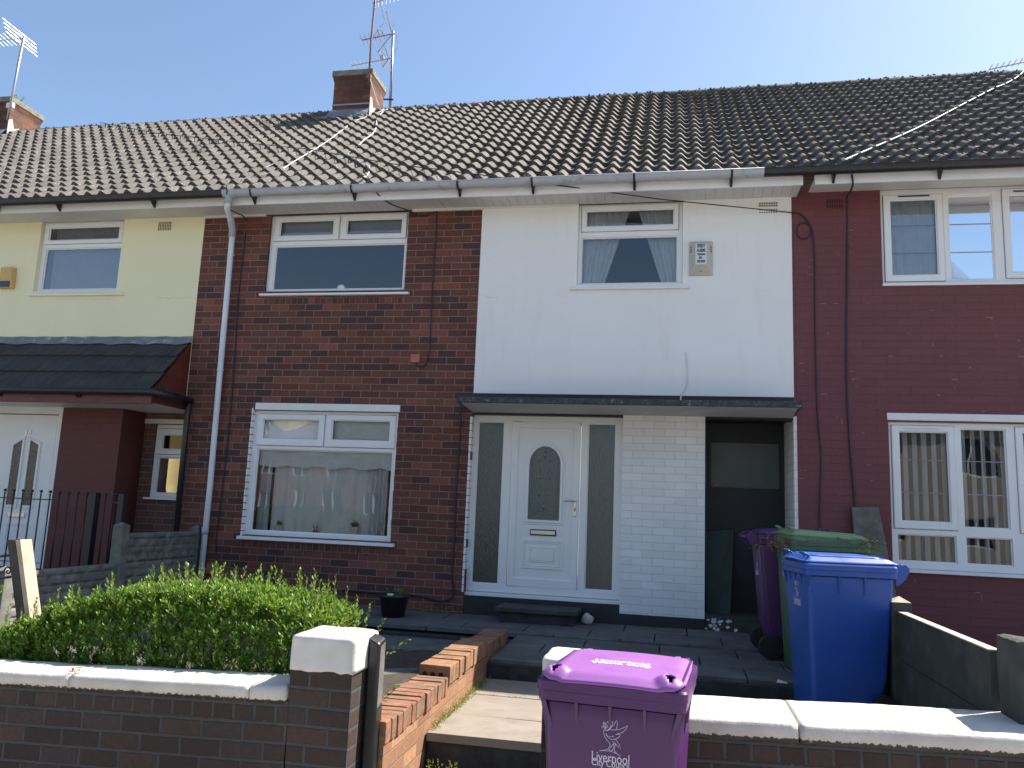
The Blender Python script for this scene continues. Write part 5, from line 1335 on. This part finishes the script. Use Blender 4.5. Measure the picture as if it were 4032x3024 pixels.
me = bpy.data.meshes.new('end_post'); bm.to_mesh(me); bm.free(); me.materials.append(M['concrete_dark'])
o = bpy.data.objects.new('end_post', me); COL.objects.link(o); o.parent = FR; o.location = -Vector(FR.location)
# leaning slab
sb = MB().hexa([(3.93 + .12, -0.30, 0.05), (4.30 + .12, -0.30, 0.05), (4.30 + .12, -0.24, 0.05), (3.93 + .12, -0.24, 0.05), (4.0, -0.06, 1.42), (4.255, -0.06, 1.43), (4.255, -0.01, 1.43), (4.0, -0.01, 1.42)]).build('concrete_slab', M['concrete'], None, bevel=0.006)
tag(sb, 'tall grey concrete slab leaning against the red painted wall', 'slab')
# board leaning in passage
M['green_board'] = m_simple('dark_green_board', (0.012, 0.03, 0.022), 0.5, 0.3, 8, bump=0.2, dirt=(0.05, 0.06, 0.05), dirt_scale=14, dirt_amt=(0.62, 0.7))
o = MB().hexa([(2.60, 0.38, 0.247), (2.84, 0.30, 0.247), (2.85, 0.33, 0.247), (2.61, 0.41, 0.247), (2.58, 0.62, 1.10), (2.90, 0.56, 1.14), (2.91, 0.59, 1.14), (2.59, 0.65, 1.10)]).build('board', M['green_board'], None, bevel=.003)
tag(o, 'dark green board with a chipped edge leaning in the dark passage', 'board')

# ---- neighbour's railing
RG = thing('railing', 'black iron railing with ball finials in front of the yellow house door', 'railing', (-4.5, -1.0, 0.22))
def ball(c, r, n=8):
    prof = [(r * math.sin(math.pi * k / n), -r * math.cos(math.pi * k / n)) for k in range(n + 1)]
    prof[0] = (0.0005, -r); prof[-1] = (0.0005, r)
    mb = lathe(prof, 10); mb.v = [(c[0] + x, c[1] + y, c[2] + z) for x, y, z in mb.v]; return mb
xs = [-5.62 + 0.1155 * i for i in range(18)]
xs = [x for x in xs if not (-3.96 < x < -3.86)]
for x in xs:
    if x > -3.62: continue
    b_ = MB().tube([(x, -1.0, 0.24), (x, -1.0, 1.21)], 0.0075, 8); q = ball((x, -1.0, 1.238), 0.017); b_.add(q.v, q.f); q = ball((x, -1.0, 1.208), 0.011); b_.add(q.v, q.f)
    b_.build('bar', M['iron'], RG, smooth=True)
MB().box(-5.9, -3.62, -1.006, -0.994, 1.145, 1.157).build('rail', M['iron'], RG)
MB().box(-5.9, -3.62, -1.006, -0.994, 0.32, 0.335).build('rail', M['iron'], RG)
MB().box(-3.945, -3.865, -1.04, -0.96, 0.22, 1.25).build('post', M['iron'], RG, bevel=.004)
MB().box(-3.60, -3.535, -1.03, -0.97, 0.0, 1.25).build('post', M['iron'], RG, bevel=.004)
GT = thing('metal_gate', 'small black metal gate with scrolls left of the leaning timber post', 'gate', (-2.3, -4.1, 0.1))
g_ = MB(); g_.tube([(-1.95, -4.17, 0.835), (-2.2, -4.17, 0.80), (-2.6, -4.17, 0.80)], 0.008, 6).tube([(-1.93, -4.17, 0.70), (-2.2, -4.17, 0.66), (-2.7, -4.17, 0.66)], 0.008, 6)
g_.build('gate_rail', M['iron'], GT, smooth=True)
for x in (-2.03, -2.14, -2.25, -2.36): MB().tube([(x, -4.17, 0.67), (x + .03, -4.17, -0.05)], 0.008, 6).build('bar', M['iron'], GT, smooth=True)
sc_ = MB().tube([(-1.955 - 0.03 * (1 - a / 14) * math.cos(a * .6), -4.17, 0.735 + 0.03 * (1 - a / 14) * math.sin(a * .6)) for a in range(14)], 0.005, 5)
sc_.tube([(-1.99, -4.17, 0.73), (-2.03, -4.17, 0.70), (-2.12, -4.17, 0.77), (-2.2, -4.17, 0.80)], 0.005, 5).build('scroll', M['iron'], GT, smooth=True)
# leaning timber post
TP = thing('timber_post', 'weathered timber post leaning at the left end of the hedge', 'post', (-1.60, -4.18, 0.0))
P0 = Vector((-1.60, -4.18, 0.0)); P1 = Vector((-1.893, -4.18, 0.935))
def post_mb(dx0, dx1, dy0, dy1, top=0.0):
    v = []
    for P, e in ((P0, 0), (P1, top)):
        v += [(P.x + dx0, P.y + dy0, P.z), (P.x + dx1, P.y + dy0, P.z + e), (P.x + dx1, P.y + dy1, P.z + e), (P.x + dx0, P.y + dy1, P.z)]
    return MB().hexa(v)
post_mb(-0.05, 0.018, -0.05, 0.045, 0.0).build('post_shaft', M['timber_black'], TP, bevel=0.006)  # dark tone stands in for the post's shaded side
post_mb(0.0185, 0.052, -0.052, 0.045, 0.006).build('sunlit_face', M['timber_pale'], TP, bevel=0.003)  # pale tone paints the sunlit right face

# ================================================================== HEDGE
def hedge(name, label, x0, x1, y0, y1, z0, topf, n_shoots, seed, leafw=0.0165):
    T = thing(name, label, 'hedge', ((x0 + x1) / 2, (y0 + y1) / 2, z0))
    rr = random.Random(seed); lf = MB(); st = MB()
    for k in range(n_shoots):
        x = rr.uniform(x0, x1); y = rr.uniform(y0, y1)
        # prefer the shell
        top = topf(x, y)
        u = rr.random()
        if u < 0.50: z = top - abs(rr.gauss(0, 0.05))
        elif u < 0.80:
            y = y0 + abs(rr.gauss(0, 0.05)); z = rr.uniform(z0 + 0.02, top)
        else: z = rr.uniform(z0 + 0.05, top)
        e = min(1, max(0, (z - z0) / (top - z0)))
        # rounded shoulders
        if e > 0.75: y = y + (e - 0.75) * 0.35 * (1 if y < (y0 + y1) / 2 else -1)
        out = Vector((rr.gauss(0, .30), (-0.55 if y < y0 + 0.12 else 0.0) + rr.gauss(0, .30), 0.55 + e * 1.0 + rr.uniform(-.2, .2)))
        if x < x0 + .12: out.x -= 0.4
        if x > x1 - .12: out.x += 0.4
        L = rr.uniform(0.05, 0.10) * (1 + (0.5 if u < .08 and z > top - 0.03 else 0))
        sprig(lf, (x, y, z - L), out, L, rr.randint(7, 11), leafw * rr.uniform(.8, 1.25), rr, st if k % 2 == 0 else None)
    # long tips standing proud
    for k in range(int((x1 - x0) * 70)):
        x = rr.uniform(x0, x1); y = rr.uniform(y0 + .04, y1 - .04); t = topf(x, y)
        L = rr.uniform(0.05, 0.17)
        sprig(lf, (x, y, t - 0.05), (rr.gauss(0, .13), rr.gauss(0, .13), 1), L, rr.randint(9, 14), leafw * rr.uniform(.75, 1.05), rr, st)
    for k in range(int((x1 - x0) * 9)):
        x = rr.uniform(x0 + .1, x1 - .1); y = (y0 + y1) / 2 + rr.uniform(-.15, .15)
        st.tube([(x, y, z0 - 0.02), (x + rr.uniform(-.08, .08), y + rr.uniform(-.08, .08), (z0 + topf(x, y)) / 2), (x + rr.uniform(-.15, .15), y + rr.uniform(-.15, .15), topf(x, y) - .06)], 0.008, 5, r_end=0.003)
    lf.build('foliage', M['leaf'], T); st.build('stems', M['stem'], T)
    return T
def top_main(x, y):
    pts = [(-1.85, 0.36), (-1.62, 0.46), (-1.35, 0.59), (-1.1, 0.66), (-0.85, 0.73), (-0.5, 0.75), (-0.1, 0.745), (0.2, 0.70), (0.45, 0.62)]
    z = pts[-1][1]
    for (a, za), (b, zb) in zip(pts[:-1], pts[1:]):
        if x <= b:
            z = za + (zb - za) * max(0, (x - a) / (b - a)); break
    return z - 0.02 * noise.noise(Vector((x * 4, y * 4, 3))) - max(0, (y + 4.0)) * 0.10
hedge('hedge', 'bushy green privet hedge behind the left front wall', -1.70, 0.34, -4.55, -3.85, 0.02, top_main, 4600, 41)
hedge('hedge', 'small clump of green hedge at the far left edge beyond the gate', -3.1, -2.06, -4.50, -4.05, 0.02, lambda x, y: 0.60 + 0.02 * noise.noise(Vector((x * 5, y * 5, 0))), 1300, 43)
# shoots poking past the pillar
rr = random.Random(77); lf = MB(); st = MB()
for (p, d, L, n) in (((0.50, -4.45, 0.52), (0.35, 0, 1), 0.16, 12), ((0.60, -4.42, 0.50), (0.5, .1, 1), 0.15, 11), ((0.68, -4.40, 0.44), (0.9, 0.1, .7), 0.16, 10), ((0.55, -4.42, 0.50), (0.15, .1, 1), 0.22, 14), ((0.42, -4.42, 0.55), (0.1, .1, 1), 0.24, 15), ((0.64, -4.3, 0.18), (.8, 0, .8), 0.13, 9), ((0.66, -4.3, 0.10), (.9, 0, .3), 0.10, 8), ((0.48, -4.40, 0.45), (.2, 0, 1), .2, 12)):
    sprig(lf, p, d, L, n, 0.013, rr, st)
    st.tube([(0.3, -4.2, 0.05), Vector(p)], 0.003, 4)
T = thing('shrub_shoots', 'loose leafy shoots poking past the white pillar and gate post', 'shrub', (0.5, -4.4, 0.05))
lf.build('foliage', M['leaf'], T); st.build('stems', M['stem'], T)
rr = random.Random(78); g = MB()
for k in range(9): sprig(g, (-0.865 + rr.uniform(-.01, .01), -4.83 + rr.uniform(-.008, .008), 0.312), (rr.uniform(-.8, .8), rr.uniform(-.5, .5), .8), 0.025, 4, 0.007, rr)
tag(g.build('weed', M['leaf_dry'], None), 'tiny reddish weed growing in the gap between the left coping stones', 'weed')

# ================================================================== WHEELED BINS
BIRD = [  # council bird emblem traced as strokes (units: zoom pixels, y down)
 [(245,345),(248,400),(265,455),(300,500),(345,540),(360,565),(355,600),(335,640),(310,660),(270,675),(175,695)],
 [(270,340),(300,350),(340,325),(430,320),(520,300),(600,262),(668,218),(640,275),(590,330),(545,360),(490,378),(455,388),(540,388),(525,420),(480,455),(430,478),(375,480),(325,462),(295,430),(282,400)],
 [(285,400),(310,430),(345,440),(385,442)],
 [(340,325),(370,290),(420,235),(470,155),(485,190),(472,300)],
 [(365,300),(385,265),(405,185),(380,180),(330,182),(300,200),(320,215),(370,230),(365,260),(350,300),(320,330),(300,350)],
 [(445,465),(490,510),(530,570),(552,632),(500,590),(455,545),(395,515)],
 [(430,545),(400,575),(365,620),(352,655),(370,672),(400,665),(415,640),(425,600),(430,548)],
 [(455,550),(445,600),(430,650),(460,690),(480,705)],
 [(330,655),(345,670)],
 [(175,695),(260,682),(330,680),(420,690),(480,710),(545,738)],
 [(245,205),(250,240),(280,240),(310,262),(320,290),(290,300),(262,290),(240,262),(230,240),(245,205)],
 [(230,300),(205,300),(222,275),(245,290),(265,310),(245,325),(265,345)],
 [(262,245),(285,300),(275,330)],[(300,262),(270,290),(290,330)],[(250,230),(300,215)],
 [(398,432),(405,422),(418,424),(422,434),(410,442),(398,432)]]
def emblem(w, mat_name, parent, M4, name='council_emblem'):
    k = w / 655.0
    mb = MB()
    for st_ in BIRD:
        mb.tube([((x - 370) * k, (735 - y) * k, 0.0) for x, y in st_], w * 0.0075, 4)
    for (tx, sz, cy) in (('Liverpool', 0.158, -66), ('City Council', 0.120, -160)):
        q = text_mb(tx, sz * w / 0.6, 0.0008, 0.98, 0.0, 0.80)
        wid = max(v[0] for v in q.v) - min(v[0] for v in q.v)
        s_ = w / wid
        q.v = [(x * s_, y * (s_ / 0.95) + cy * k, z) for x, y, z in q.v]
        mb.add(q.v, q.f)
    place(mb, M4)
    return mb.build(name, M[mat_name], parent, local=True)

def rrect(hx, y0, y1, r, n=5):
    P = []
    for cx, cy, a0 in ((hx - r, y1 - r, 0), (-hx + r, y1 - r, 90), (-hx + r, y0 + r, 180), (hx - r, y0 + r, 270)):
        for k in range(n + 1):
            a = R(a0 + 90 * k / n); P.append((cx + r * math.cos(a), cy + r * math.sin(a)))
    return P
def loft(sections, caps=(True, True)):
    mb = MB(); n = len(sections[0][1]); v = []
    for z, P in sections: v += [(x, y, z) for x, y in P]
    m = len(sections)
    f = [(i * n + k, i * n + (k + 1) % n, (i + 1) * n + (k + 1) % n, (i + 1) * n + k) for i in range(m - 1) for k in range(n)]
    if caps[0]: f.append(tuple(range(n - 1, -1, -1)))
    if caps[1]: f.append(tuple((m - 1) * n + k for k in range(n)))
    return mb.add(v, f)
def wheeled_bin(label, loc, rz, body, lidm, logo='logo', lid_open=0.0, style='flat', side_logo=False, lid_text=None):
    T = thing('wheeled_bin', label, 'wheelie bin', loc, R(rz), 'council wheelie bins')
    secs = [(0.02, rrect(.218, -.285, .125, .035)), (0.10, rrect(.224, -.290, .15, .035)), (0.30, rrect(.233, -.297, .20, .035)), (0.90, rrect(.262, -.322, .245, .032)), (0.945, rrect(.264, -.324, .247, .032))]
    b = loft(secs).build('body', M[body], T, local=True, bevel=0.003)
    for p in b.data.polygons: p.use_smooth = len(p.vertices) == 4
    rim = loft([(0.948, rrect(.272, -.330, .253, .03)), (0.952, rrect(.283, -.341, .262, .03)), (0.985, rrect(.284, -.342, .263, .03)), (0.989, rrect(.289, -.347, .266, .03)), (1.022, rrect(.290, -.348, .267, .03)), (1.030, rrect(.285, -.343, .262, .03)), (1.030, rrect(.262, -.320, .240, .03)), (1.0, rrect(.258, -.316, .236, .03))], caps=(False, True)).build('rim', M[body], T, local=True)
    for p in rim.data.polygons: p.use_smooth = False
    rb = MB()
    for x in (-.13, 0.0, .13): rb.hexa([(x - .004, -.318, .86), (x + .004, -.318, .86), (x + .004, -.31, .86), (x - .004, -.31, .86), (x - .006, -.338, .95), (x + .006, -.338, .95), (x + .006, -.31, .95), (x - .006, -.31, .95)])
    for s_ in (-1, 1):
        for y in (-.12, .05):
            rb.hexa([(s_ * .255, y - .004, .83), (s_ * .262, y - .004, .83), (s_ * .262, y + .004, .83), (s_ * .255, y + .004, .83), (s_ * .255, y - .006, .95), (s_ * .281, y - .006, .95), (s_ * .281, y + .006, .95), (s_ * .255, y + .006, .95)])
        rb.hexa([(s_ * .22, -.318, .84), (s_ * .235, -.318, .84), (s_ * .258, -.30, .84), (s_ * .24, -.29, .84), (s_ * .25, -.338, .95), (s_ * .272, -.335, .95), (s_ * .280, -.30, .95), (s_ * .25, -.29, .95)])
    rb.build('stiffener', M[body], b, local=True)
    # handle and hinge at the back
    hb = MB().tube([(-.24, .33, 1.005), (.24, .33, 1.005)], 0.015, 10)
    for s_ in (-.24, .24): hb.prism([(.26, .90), (.26, 1.03), (.33, 1.045), (.355, 1.02), (.345, .98), (.30, .92)], lambda y, z, s_=s_: (s_ - .009, y, z), lambda y, z, s_=s_: (s_ + .009, y, z))
    hb.build('handle', M[body], T, local=True, bevel=0.003)
    # wheels
    for s_ in (-1, 1):
        w_ = MB().tube([(s_ * .235, .165, .10), (s_ * .285, .165, .10)], 0.10, 28).build('wheel', M['rubber'], T, local=True, bevel=0.008)
        MB().tube([(s_ * .286, .165, .10), (s_ * .290, .165, .10)], 0.062, 24).build('hub', M['black_plastic'], w_, local=True)
    MB().tube([(-.24, .165, .10), (.24, .165, .10)], 0.012, 8).build('axle', M['iron'], T, local=True)
    # lid as one sheet with real hand holes, hinged at the back bar
    holes = [(s_ * .222, -.298, .020, .032) for s_ in (-1, 1)]
    NX, NY = 66, 62
    def lz(x, y):
        e = min(1, max(0, (.272 - abs(x)) / .05)); g = min(1, max(0, (y + .345) / .05)) * min(1, max(0, (.30 - y) / .10))
        ss = lambda t: t * t * (3 - 2 * t)
        z = 1.043 + (0.030 if style == 'flat' else 0.012) * ss(e) * ss(g) + 0.008 * (1 - (x / .27) ** 2)
        if style == 'ear':
            for hx, hy, a, c in holes:
                d = math.hypot((x - hx) / .060, (y - hy) / .062)
                z += 0.022 * max(0, 1 - d ** 3) if d < 1 else 0
            z -= 0.018 * max(0, (-.305 - y) / .05) ** 2
        return z
    v = []; P = []
    for j in range(NY + 1):
        for i in range(NX + 1):
            s_, t = -1 + 2 * i / NX, -1 + 2 * j / NY
            # square to superellipse so the corners round off
            hw = .276 - (0.0 if t < 0.2 else 0.012 * (t - .2)); 
            x = hw * s_; y = -.03 + .325 * t
            cr = .055
            ax = abs(x) - (hw - cr); ay = abs(y + .03) - (.325 - cr)
            if ax > 0 and ay > 0:
                m_ = max(ax, ay); d = math.hypot(ax, ay)
                k = m_ / d
                x = math.copysign((hw - cr) + ax * k, x); y = math.copysign((.325 - cr) + ay * k, y + .03) - .03
            P.append((x, y)); v.append((x, y, lz(x, y)))
    f = []
    for j in range(NY):
        for i in range(NX):
            a = j * (NX + 1) + i
            cx = (P[a][0] + P[a + NX + 2][0]) / 2; cy = (P[a][1] + P[a + NX + 2][1]) / 2
            if style == 'ear' and any(((cx - hx) / a_) ** 2 + ((cy - hy) / c_) ** 2 < 1 for hx, hy, a_, c_ in holes): continue
            f.append((a, a + 1, a + NX + 2, a + NX + 1))
    ML = Matrix.Translation((0, .33, 1.005)) @ Matrix.Rotation(-R(lid_open), 4, 'X') @ Matrix.Translation((0, -.33, -1.005))
    lid = place(MB().add(v, f), ML).build('lid', M[lidm], T, local=True, smooth=True)
    so_ = lid.modifiers.new('thick', 'SOLIDIFY'); so_.thickness = 0.009; so_.offset = -1
    sk_ = place(loft([(1.0 if lid_open else 1.012, rrect(.262, -.322, .262, .03)), (1.047, rrect(.266, -.328, .268, .03))], caps=(False, True)), ML)
    sk_.build('lid_skirt', M[body if style == 'ear' else lidm], lid, local=True, smooth=False)
    arm = MB()
    for s_ in (-1, 1):
        arm.prism([(.20, 1.02), (.20, 1.058), (.30, 1.05), (.365, 1.025), (.36, .99), (.32, .985), (.28, 1.01)], lambda y, z, s_=s_: (s_ * .20 - .012, y, z), lambda y, z, s_=s_: (s_ * .20 + .012, y, z))
    place(arm, ML).build('hinge', M[lidm], lid, local=True, bevel=0.003)
    if style == 'flat':
        sl_ = place(loft([(1.062, rrect(.235, -.295, .20, .05)), (1.082, rrect(.225, -.285, .18, .05)), (1.086, rrect(.215, -.275, .165, .05))], caps=(False, True)), ML)
        sl_.build('lid_panel', M[lidm], lid, local=True, smooth=False, bevel=0.004)
        hd = MB()
        for s_ in (-1, 1):
            hd.tube([(s_ * .19 + .045 * math.cos(a * .3927), -.318 + .026 * math.sin(a * .3927), 1.085 + .012 * math.sin(a * .3927 + 3.14)) for a in range(17)], 0.0085, 6)
        place(hd, ML).build('lid_handle', M[lidm], lid, local=True, smooth=True)
    if lid_text:
        lt = MB()
        for (tx, sz, yy) in lid_text:
            q = text_mb(tx, sz, 0.001, 1.0, 0.001, 1.0)
            q.v = [(x, y + yy, lz(x, y + yy) + 0.0015 + z) for x, y, z in q.v]; lt.add(q.v, q.f)
        lt.build('lid_lettering', M['logo_white'], lid, local=True)
    # emblem on the sloping front
    tilt_ = math.atan((.322 - .297) / .6)
    Mf = Matrix.Translation((0.005, -.3205 + 0.0, 0.745)) @ Matrix.Rotation(R(90) - 0.0 + tilt_, 4, 'X')
    Mf = Matrix.Translation((0.003, -0.3178 , 0.775)) @ Matrix.Rotation(R(90) + tilt_, 4, 'X')
    emblem(0.142, logo, b, Mf)
    if side_logo:
        emblem(0.142, logo, b, Matrix.Translation((0, 0.236, 0.72)) @ Matrix.Rotation(math.pi, 4, 'Z') @ Matrix.Rotation(R(90), 4, 'X'))
    return T
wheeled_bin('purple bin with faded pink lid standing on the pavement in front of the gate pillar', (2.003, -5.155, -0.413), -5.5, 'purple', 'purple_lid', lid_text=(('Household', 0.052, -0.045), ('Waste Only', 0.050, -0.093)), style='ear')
wheeled_bin('bright blue bin standing side-on by the concrete fence', (3.385, -2.63, -0.045), -82, 'blue', 'blue')
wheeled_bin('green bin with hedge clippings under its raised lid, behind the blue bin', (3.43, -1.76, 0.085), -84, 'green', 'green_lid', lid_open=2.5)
wheeled_bin('dark purple bin nearest the passage, hinge side turned left', (3.20, -1.14, 0.10), 92, 'purple_dark', 'purple_dark', side_logo=True)

# clippings on the bins
def twigs(name, label, c, s, n, seed, upd=0.4):
    rr = random.Random(seed); st = MB(); lf = MB()
    T = thing(name, label, 'twigs', c)
    for k in range(n):
        p = Vector((rr.gauss(0, s[0]), rr.gauss(0, s[1]), abs(rr.gauss(0, s[2]))))
        d = Vector((rr.uniform(-1, 1), rr.uniform(-1, .4), rr.uniform(-.4, upd))).normalized(); L = rr.uniform(.05, .16)
        m_ = p + d * L * .5 + Vector((rr.uniform(-.02, .02), 0, rr.uniform(-.02, .02)))
        st.tube([p, m_, p + d * L], 0.0025, 4)
        for q in range(4): sprig(lf, p + d * L * rr.random(), (rr.uniform(-1, 1), rr.uniform(-1, 1), rr.uniform(-.5, 1)), 0.012, 2, 0.009, rr)
    st.build('twig_stems', M['stem'], T, local=True); lf.build('dry_leaves', M['leaf_dry'], T, local=True)
twigs('hedge_clippings', 'dry brown clippings spilling from the left end of the green bin', (3.06, -1.98, 1.06), (.06, .06, .03), 34, 5)
twigs('hedge_clippings', 'bare twig and dry clippings poking out behind the blue bin lid', (3.66, -1.98, 1.09), (.06, .05, .02), 16, 6, 1.2)

# ================================================================== ACROSS THE STREET (seen only as reflections)
def block(name, label, x0, x1, y0, y1, z1, mat, nwin, nrow, roofmat=None, group=None, zb=-0.43):
    T = thing(name, label, 'building', ((x0 + x1) / 2, y1, zb), group=group)
    wins = []
    W_ = (x1 - x0) / nwin; Hh = (z1 - zb - .4) / nrow
    for i in range(nwin):
        for j in range(nrow):
            cx = x0 + W_ * (i + .5); cz = zb + .3 + Hh * (j + .55)
            wins.append((cx - W_ * .22, cx + W_ * .22, cz - Hh * .26, cz + Hh * .26))
    MB().plate(x0, x1, zb, z1, wins, y1 - .3, y1).build('wall', mat, T)
    MB().box(x0, x1, y0, y1 - .301, zb, z1).build('wall', mat, T)
    for (a, b, c, d) in wins:
        f = MB().plate(a, b, c, d, [(a + .07, (a + b) / 2 - .035, c + .07, d - .07), ((a + b) / 2 + .035, b - .07, c + .07, d - .07)], y1 - .20, y1 - .10).build('window', M['upvc'], T)
        MB().box(a + .05, b - .05, y1 - .18, y1 - .16, c + .05, d - .05).build('pane', M['dark_pane'], f)
    if roofmat:
        r_ = MB(); m_ = (y0 + y1) / 2; h = (y1 - y0) * .33
        r_.prism([(y0 - .3, z1), (y1 + .35, z1), (m_, z1 + h)], lambda y, z: (x0 - .2, y, z), lambda y, z: (x1 + .2, y, z)); r_.build('roof', roofmat, T)
    return T
M['dark_pane'] = m_simple('far_window_pane', (0.03, 0.035, 0.045), 0.1, 0.1, 2, bump=0)
M['far_yellow'] = m_simple('far_yellow_render', (0.62, 0.47, 0.20), 0.85, 0.05, 1, bump=0)
M['far_brick'] = m_brick('far_brick', (0.20, 0.10, 0.08), (0.28, 0.14, 0.11), (0.3, 0.25, 0.22))
M['far_pale'] = m_simple('far_pale_render', (0.42, 0.40, 0.36), 0.85, 0.05, 1, bump=0)
M['far_roof'] = m_simple('far_roof_tiles', (0.09, 0.07, 0.07), 0.85, 0.2, 1, bump=0)
block('apartment_block', 'tall yellow rendered flats mirrored in the lower window', -50, -30.6, -66, -55, 8.9, M['far_yellow'], 7, 3)
block('brick_house', 'row of brick houses with dark roofs mirrored beside the yellow flats', -27.5, -14, -52, -44, 4.6, M['far_brick'], 5, 2, M['far_roof'])
block('brick_house', 'pale rendered houses facing the terrace from across the street', 8, 32, -30, -21, 4.9, M['far_pale'], 8, 2, M['far_roof'])
def tree(label, x, y, h, r, seed):
    T = thing('tree', label, 'tree', (x, y, -0.5), group='trees across the street'); rr = random.Random(seed)
    MB().tube([(x, y, -.6), (x + .1, y, h * .3), (x, y + .1, h * .6)], 0.28, 10, r_end=0.12).build('trunk', M['stem'], T)
    br = MB()
    for k in range(9):
        a = rr.uniform(0, 6.28); br.tube([(x, y, h * .3 + k * .15), (x + math.cos(a) * r * .5, y + math.sin(a) * r * .5, h * .55 + k * .1), (x + math.cos(a) * r * .8, y + math.sin(a) * r * .8, h * .7)], 0.07, 5, r_end=.02)
    br.build('branches', M['stem'], T)
    lf = MB()
    cl = [(Vector((rr.gauss(0, .5) * r, rr.gauss(0, .5) * r, rr.uniform(.28, .95) * h))) for _ in range(46)]
    for c in cl:
        for k in range(110):
            p = Vector((x, y, 0)) + c + Vector((rr.gauss(0, .55), rr.gauss(0, .55), rr.gauss(0, .42)))
            a = Vector((rr.uniform(-1, 1), rr.uniform(-1, 1), rr.uniform(-1, 1))).normalized() * .10; b = a.orthogonal().normalized() * .07
            lf.add([p - a, p + b, p + a, p - b], [(0, 1, 2, 3)])
    lf.build('crown', M['leaf_tree'], T)
tree('broad leafy tree across the street mirrored in the lower window', -14.5, -36, 8.5, 3.6, 3)
tree('second leafy tree across the street, right of the broad one', -8.5, -33, 7.5, 3.2, 4)
hb = MB(); rr = random.Random(9)
for k in range(9000):
    p = Vector((rr.uniform(-34, 6), -19.4 + rr.gauss(0, .3), -.4 + rr.uniform(0, 1.35))); a = Vector((rr.uniform(-1, 1), rr.uniform(-1, 1), rr.uniform(-1, 1))).normalized() * .11; b = a.orthogonal().normalized() * .08
    hb.add([p - a, p + b, p + a, p - b], [(0, 1, 2, 3)])
T = thing('hedge', 'long dark hedge along the far pavement across the street', 'hedge', (-14, -19.4, -.43)); hb.build('foliage', M['leaf_tree'], T)
for o in bpy.data.objects:
    if '_top' in o: del o['_top']
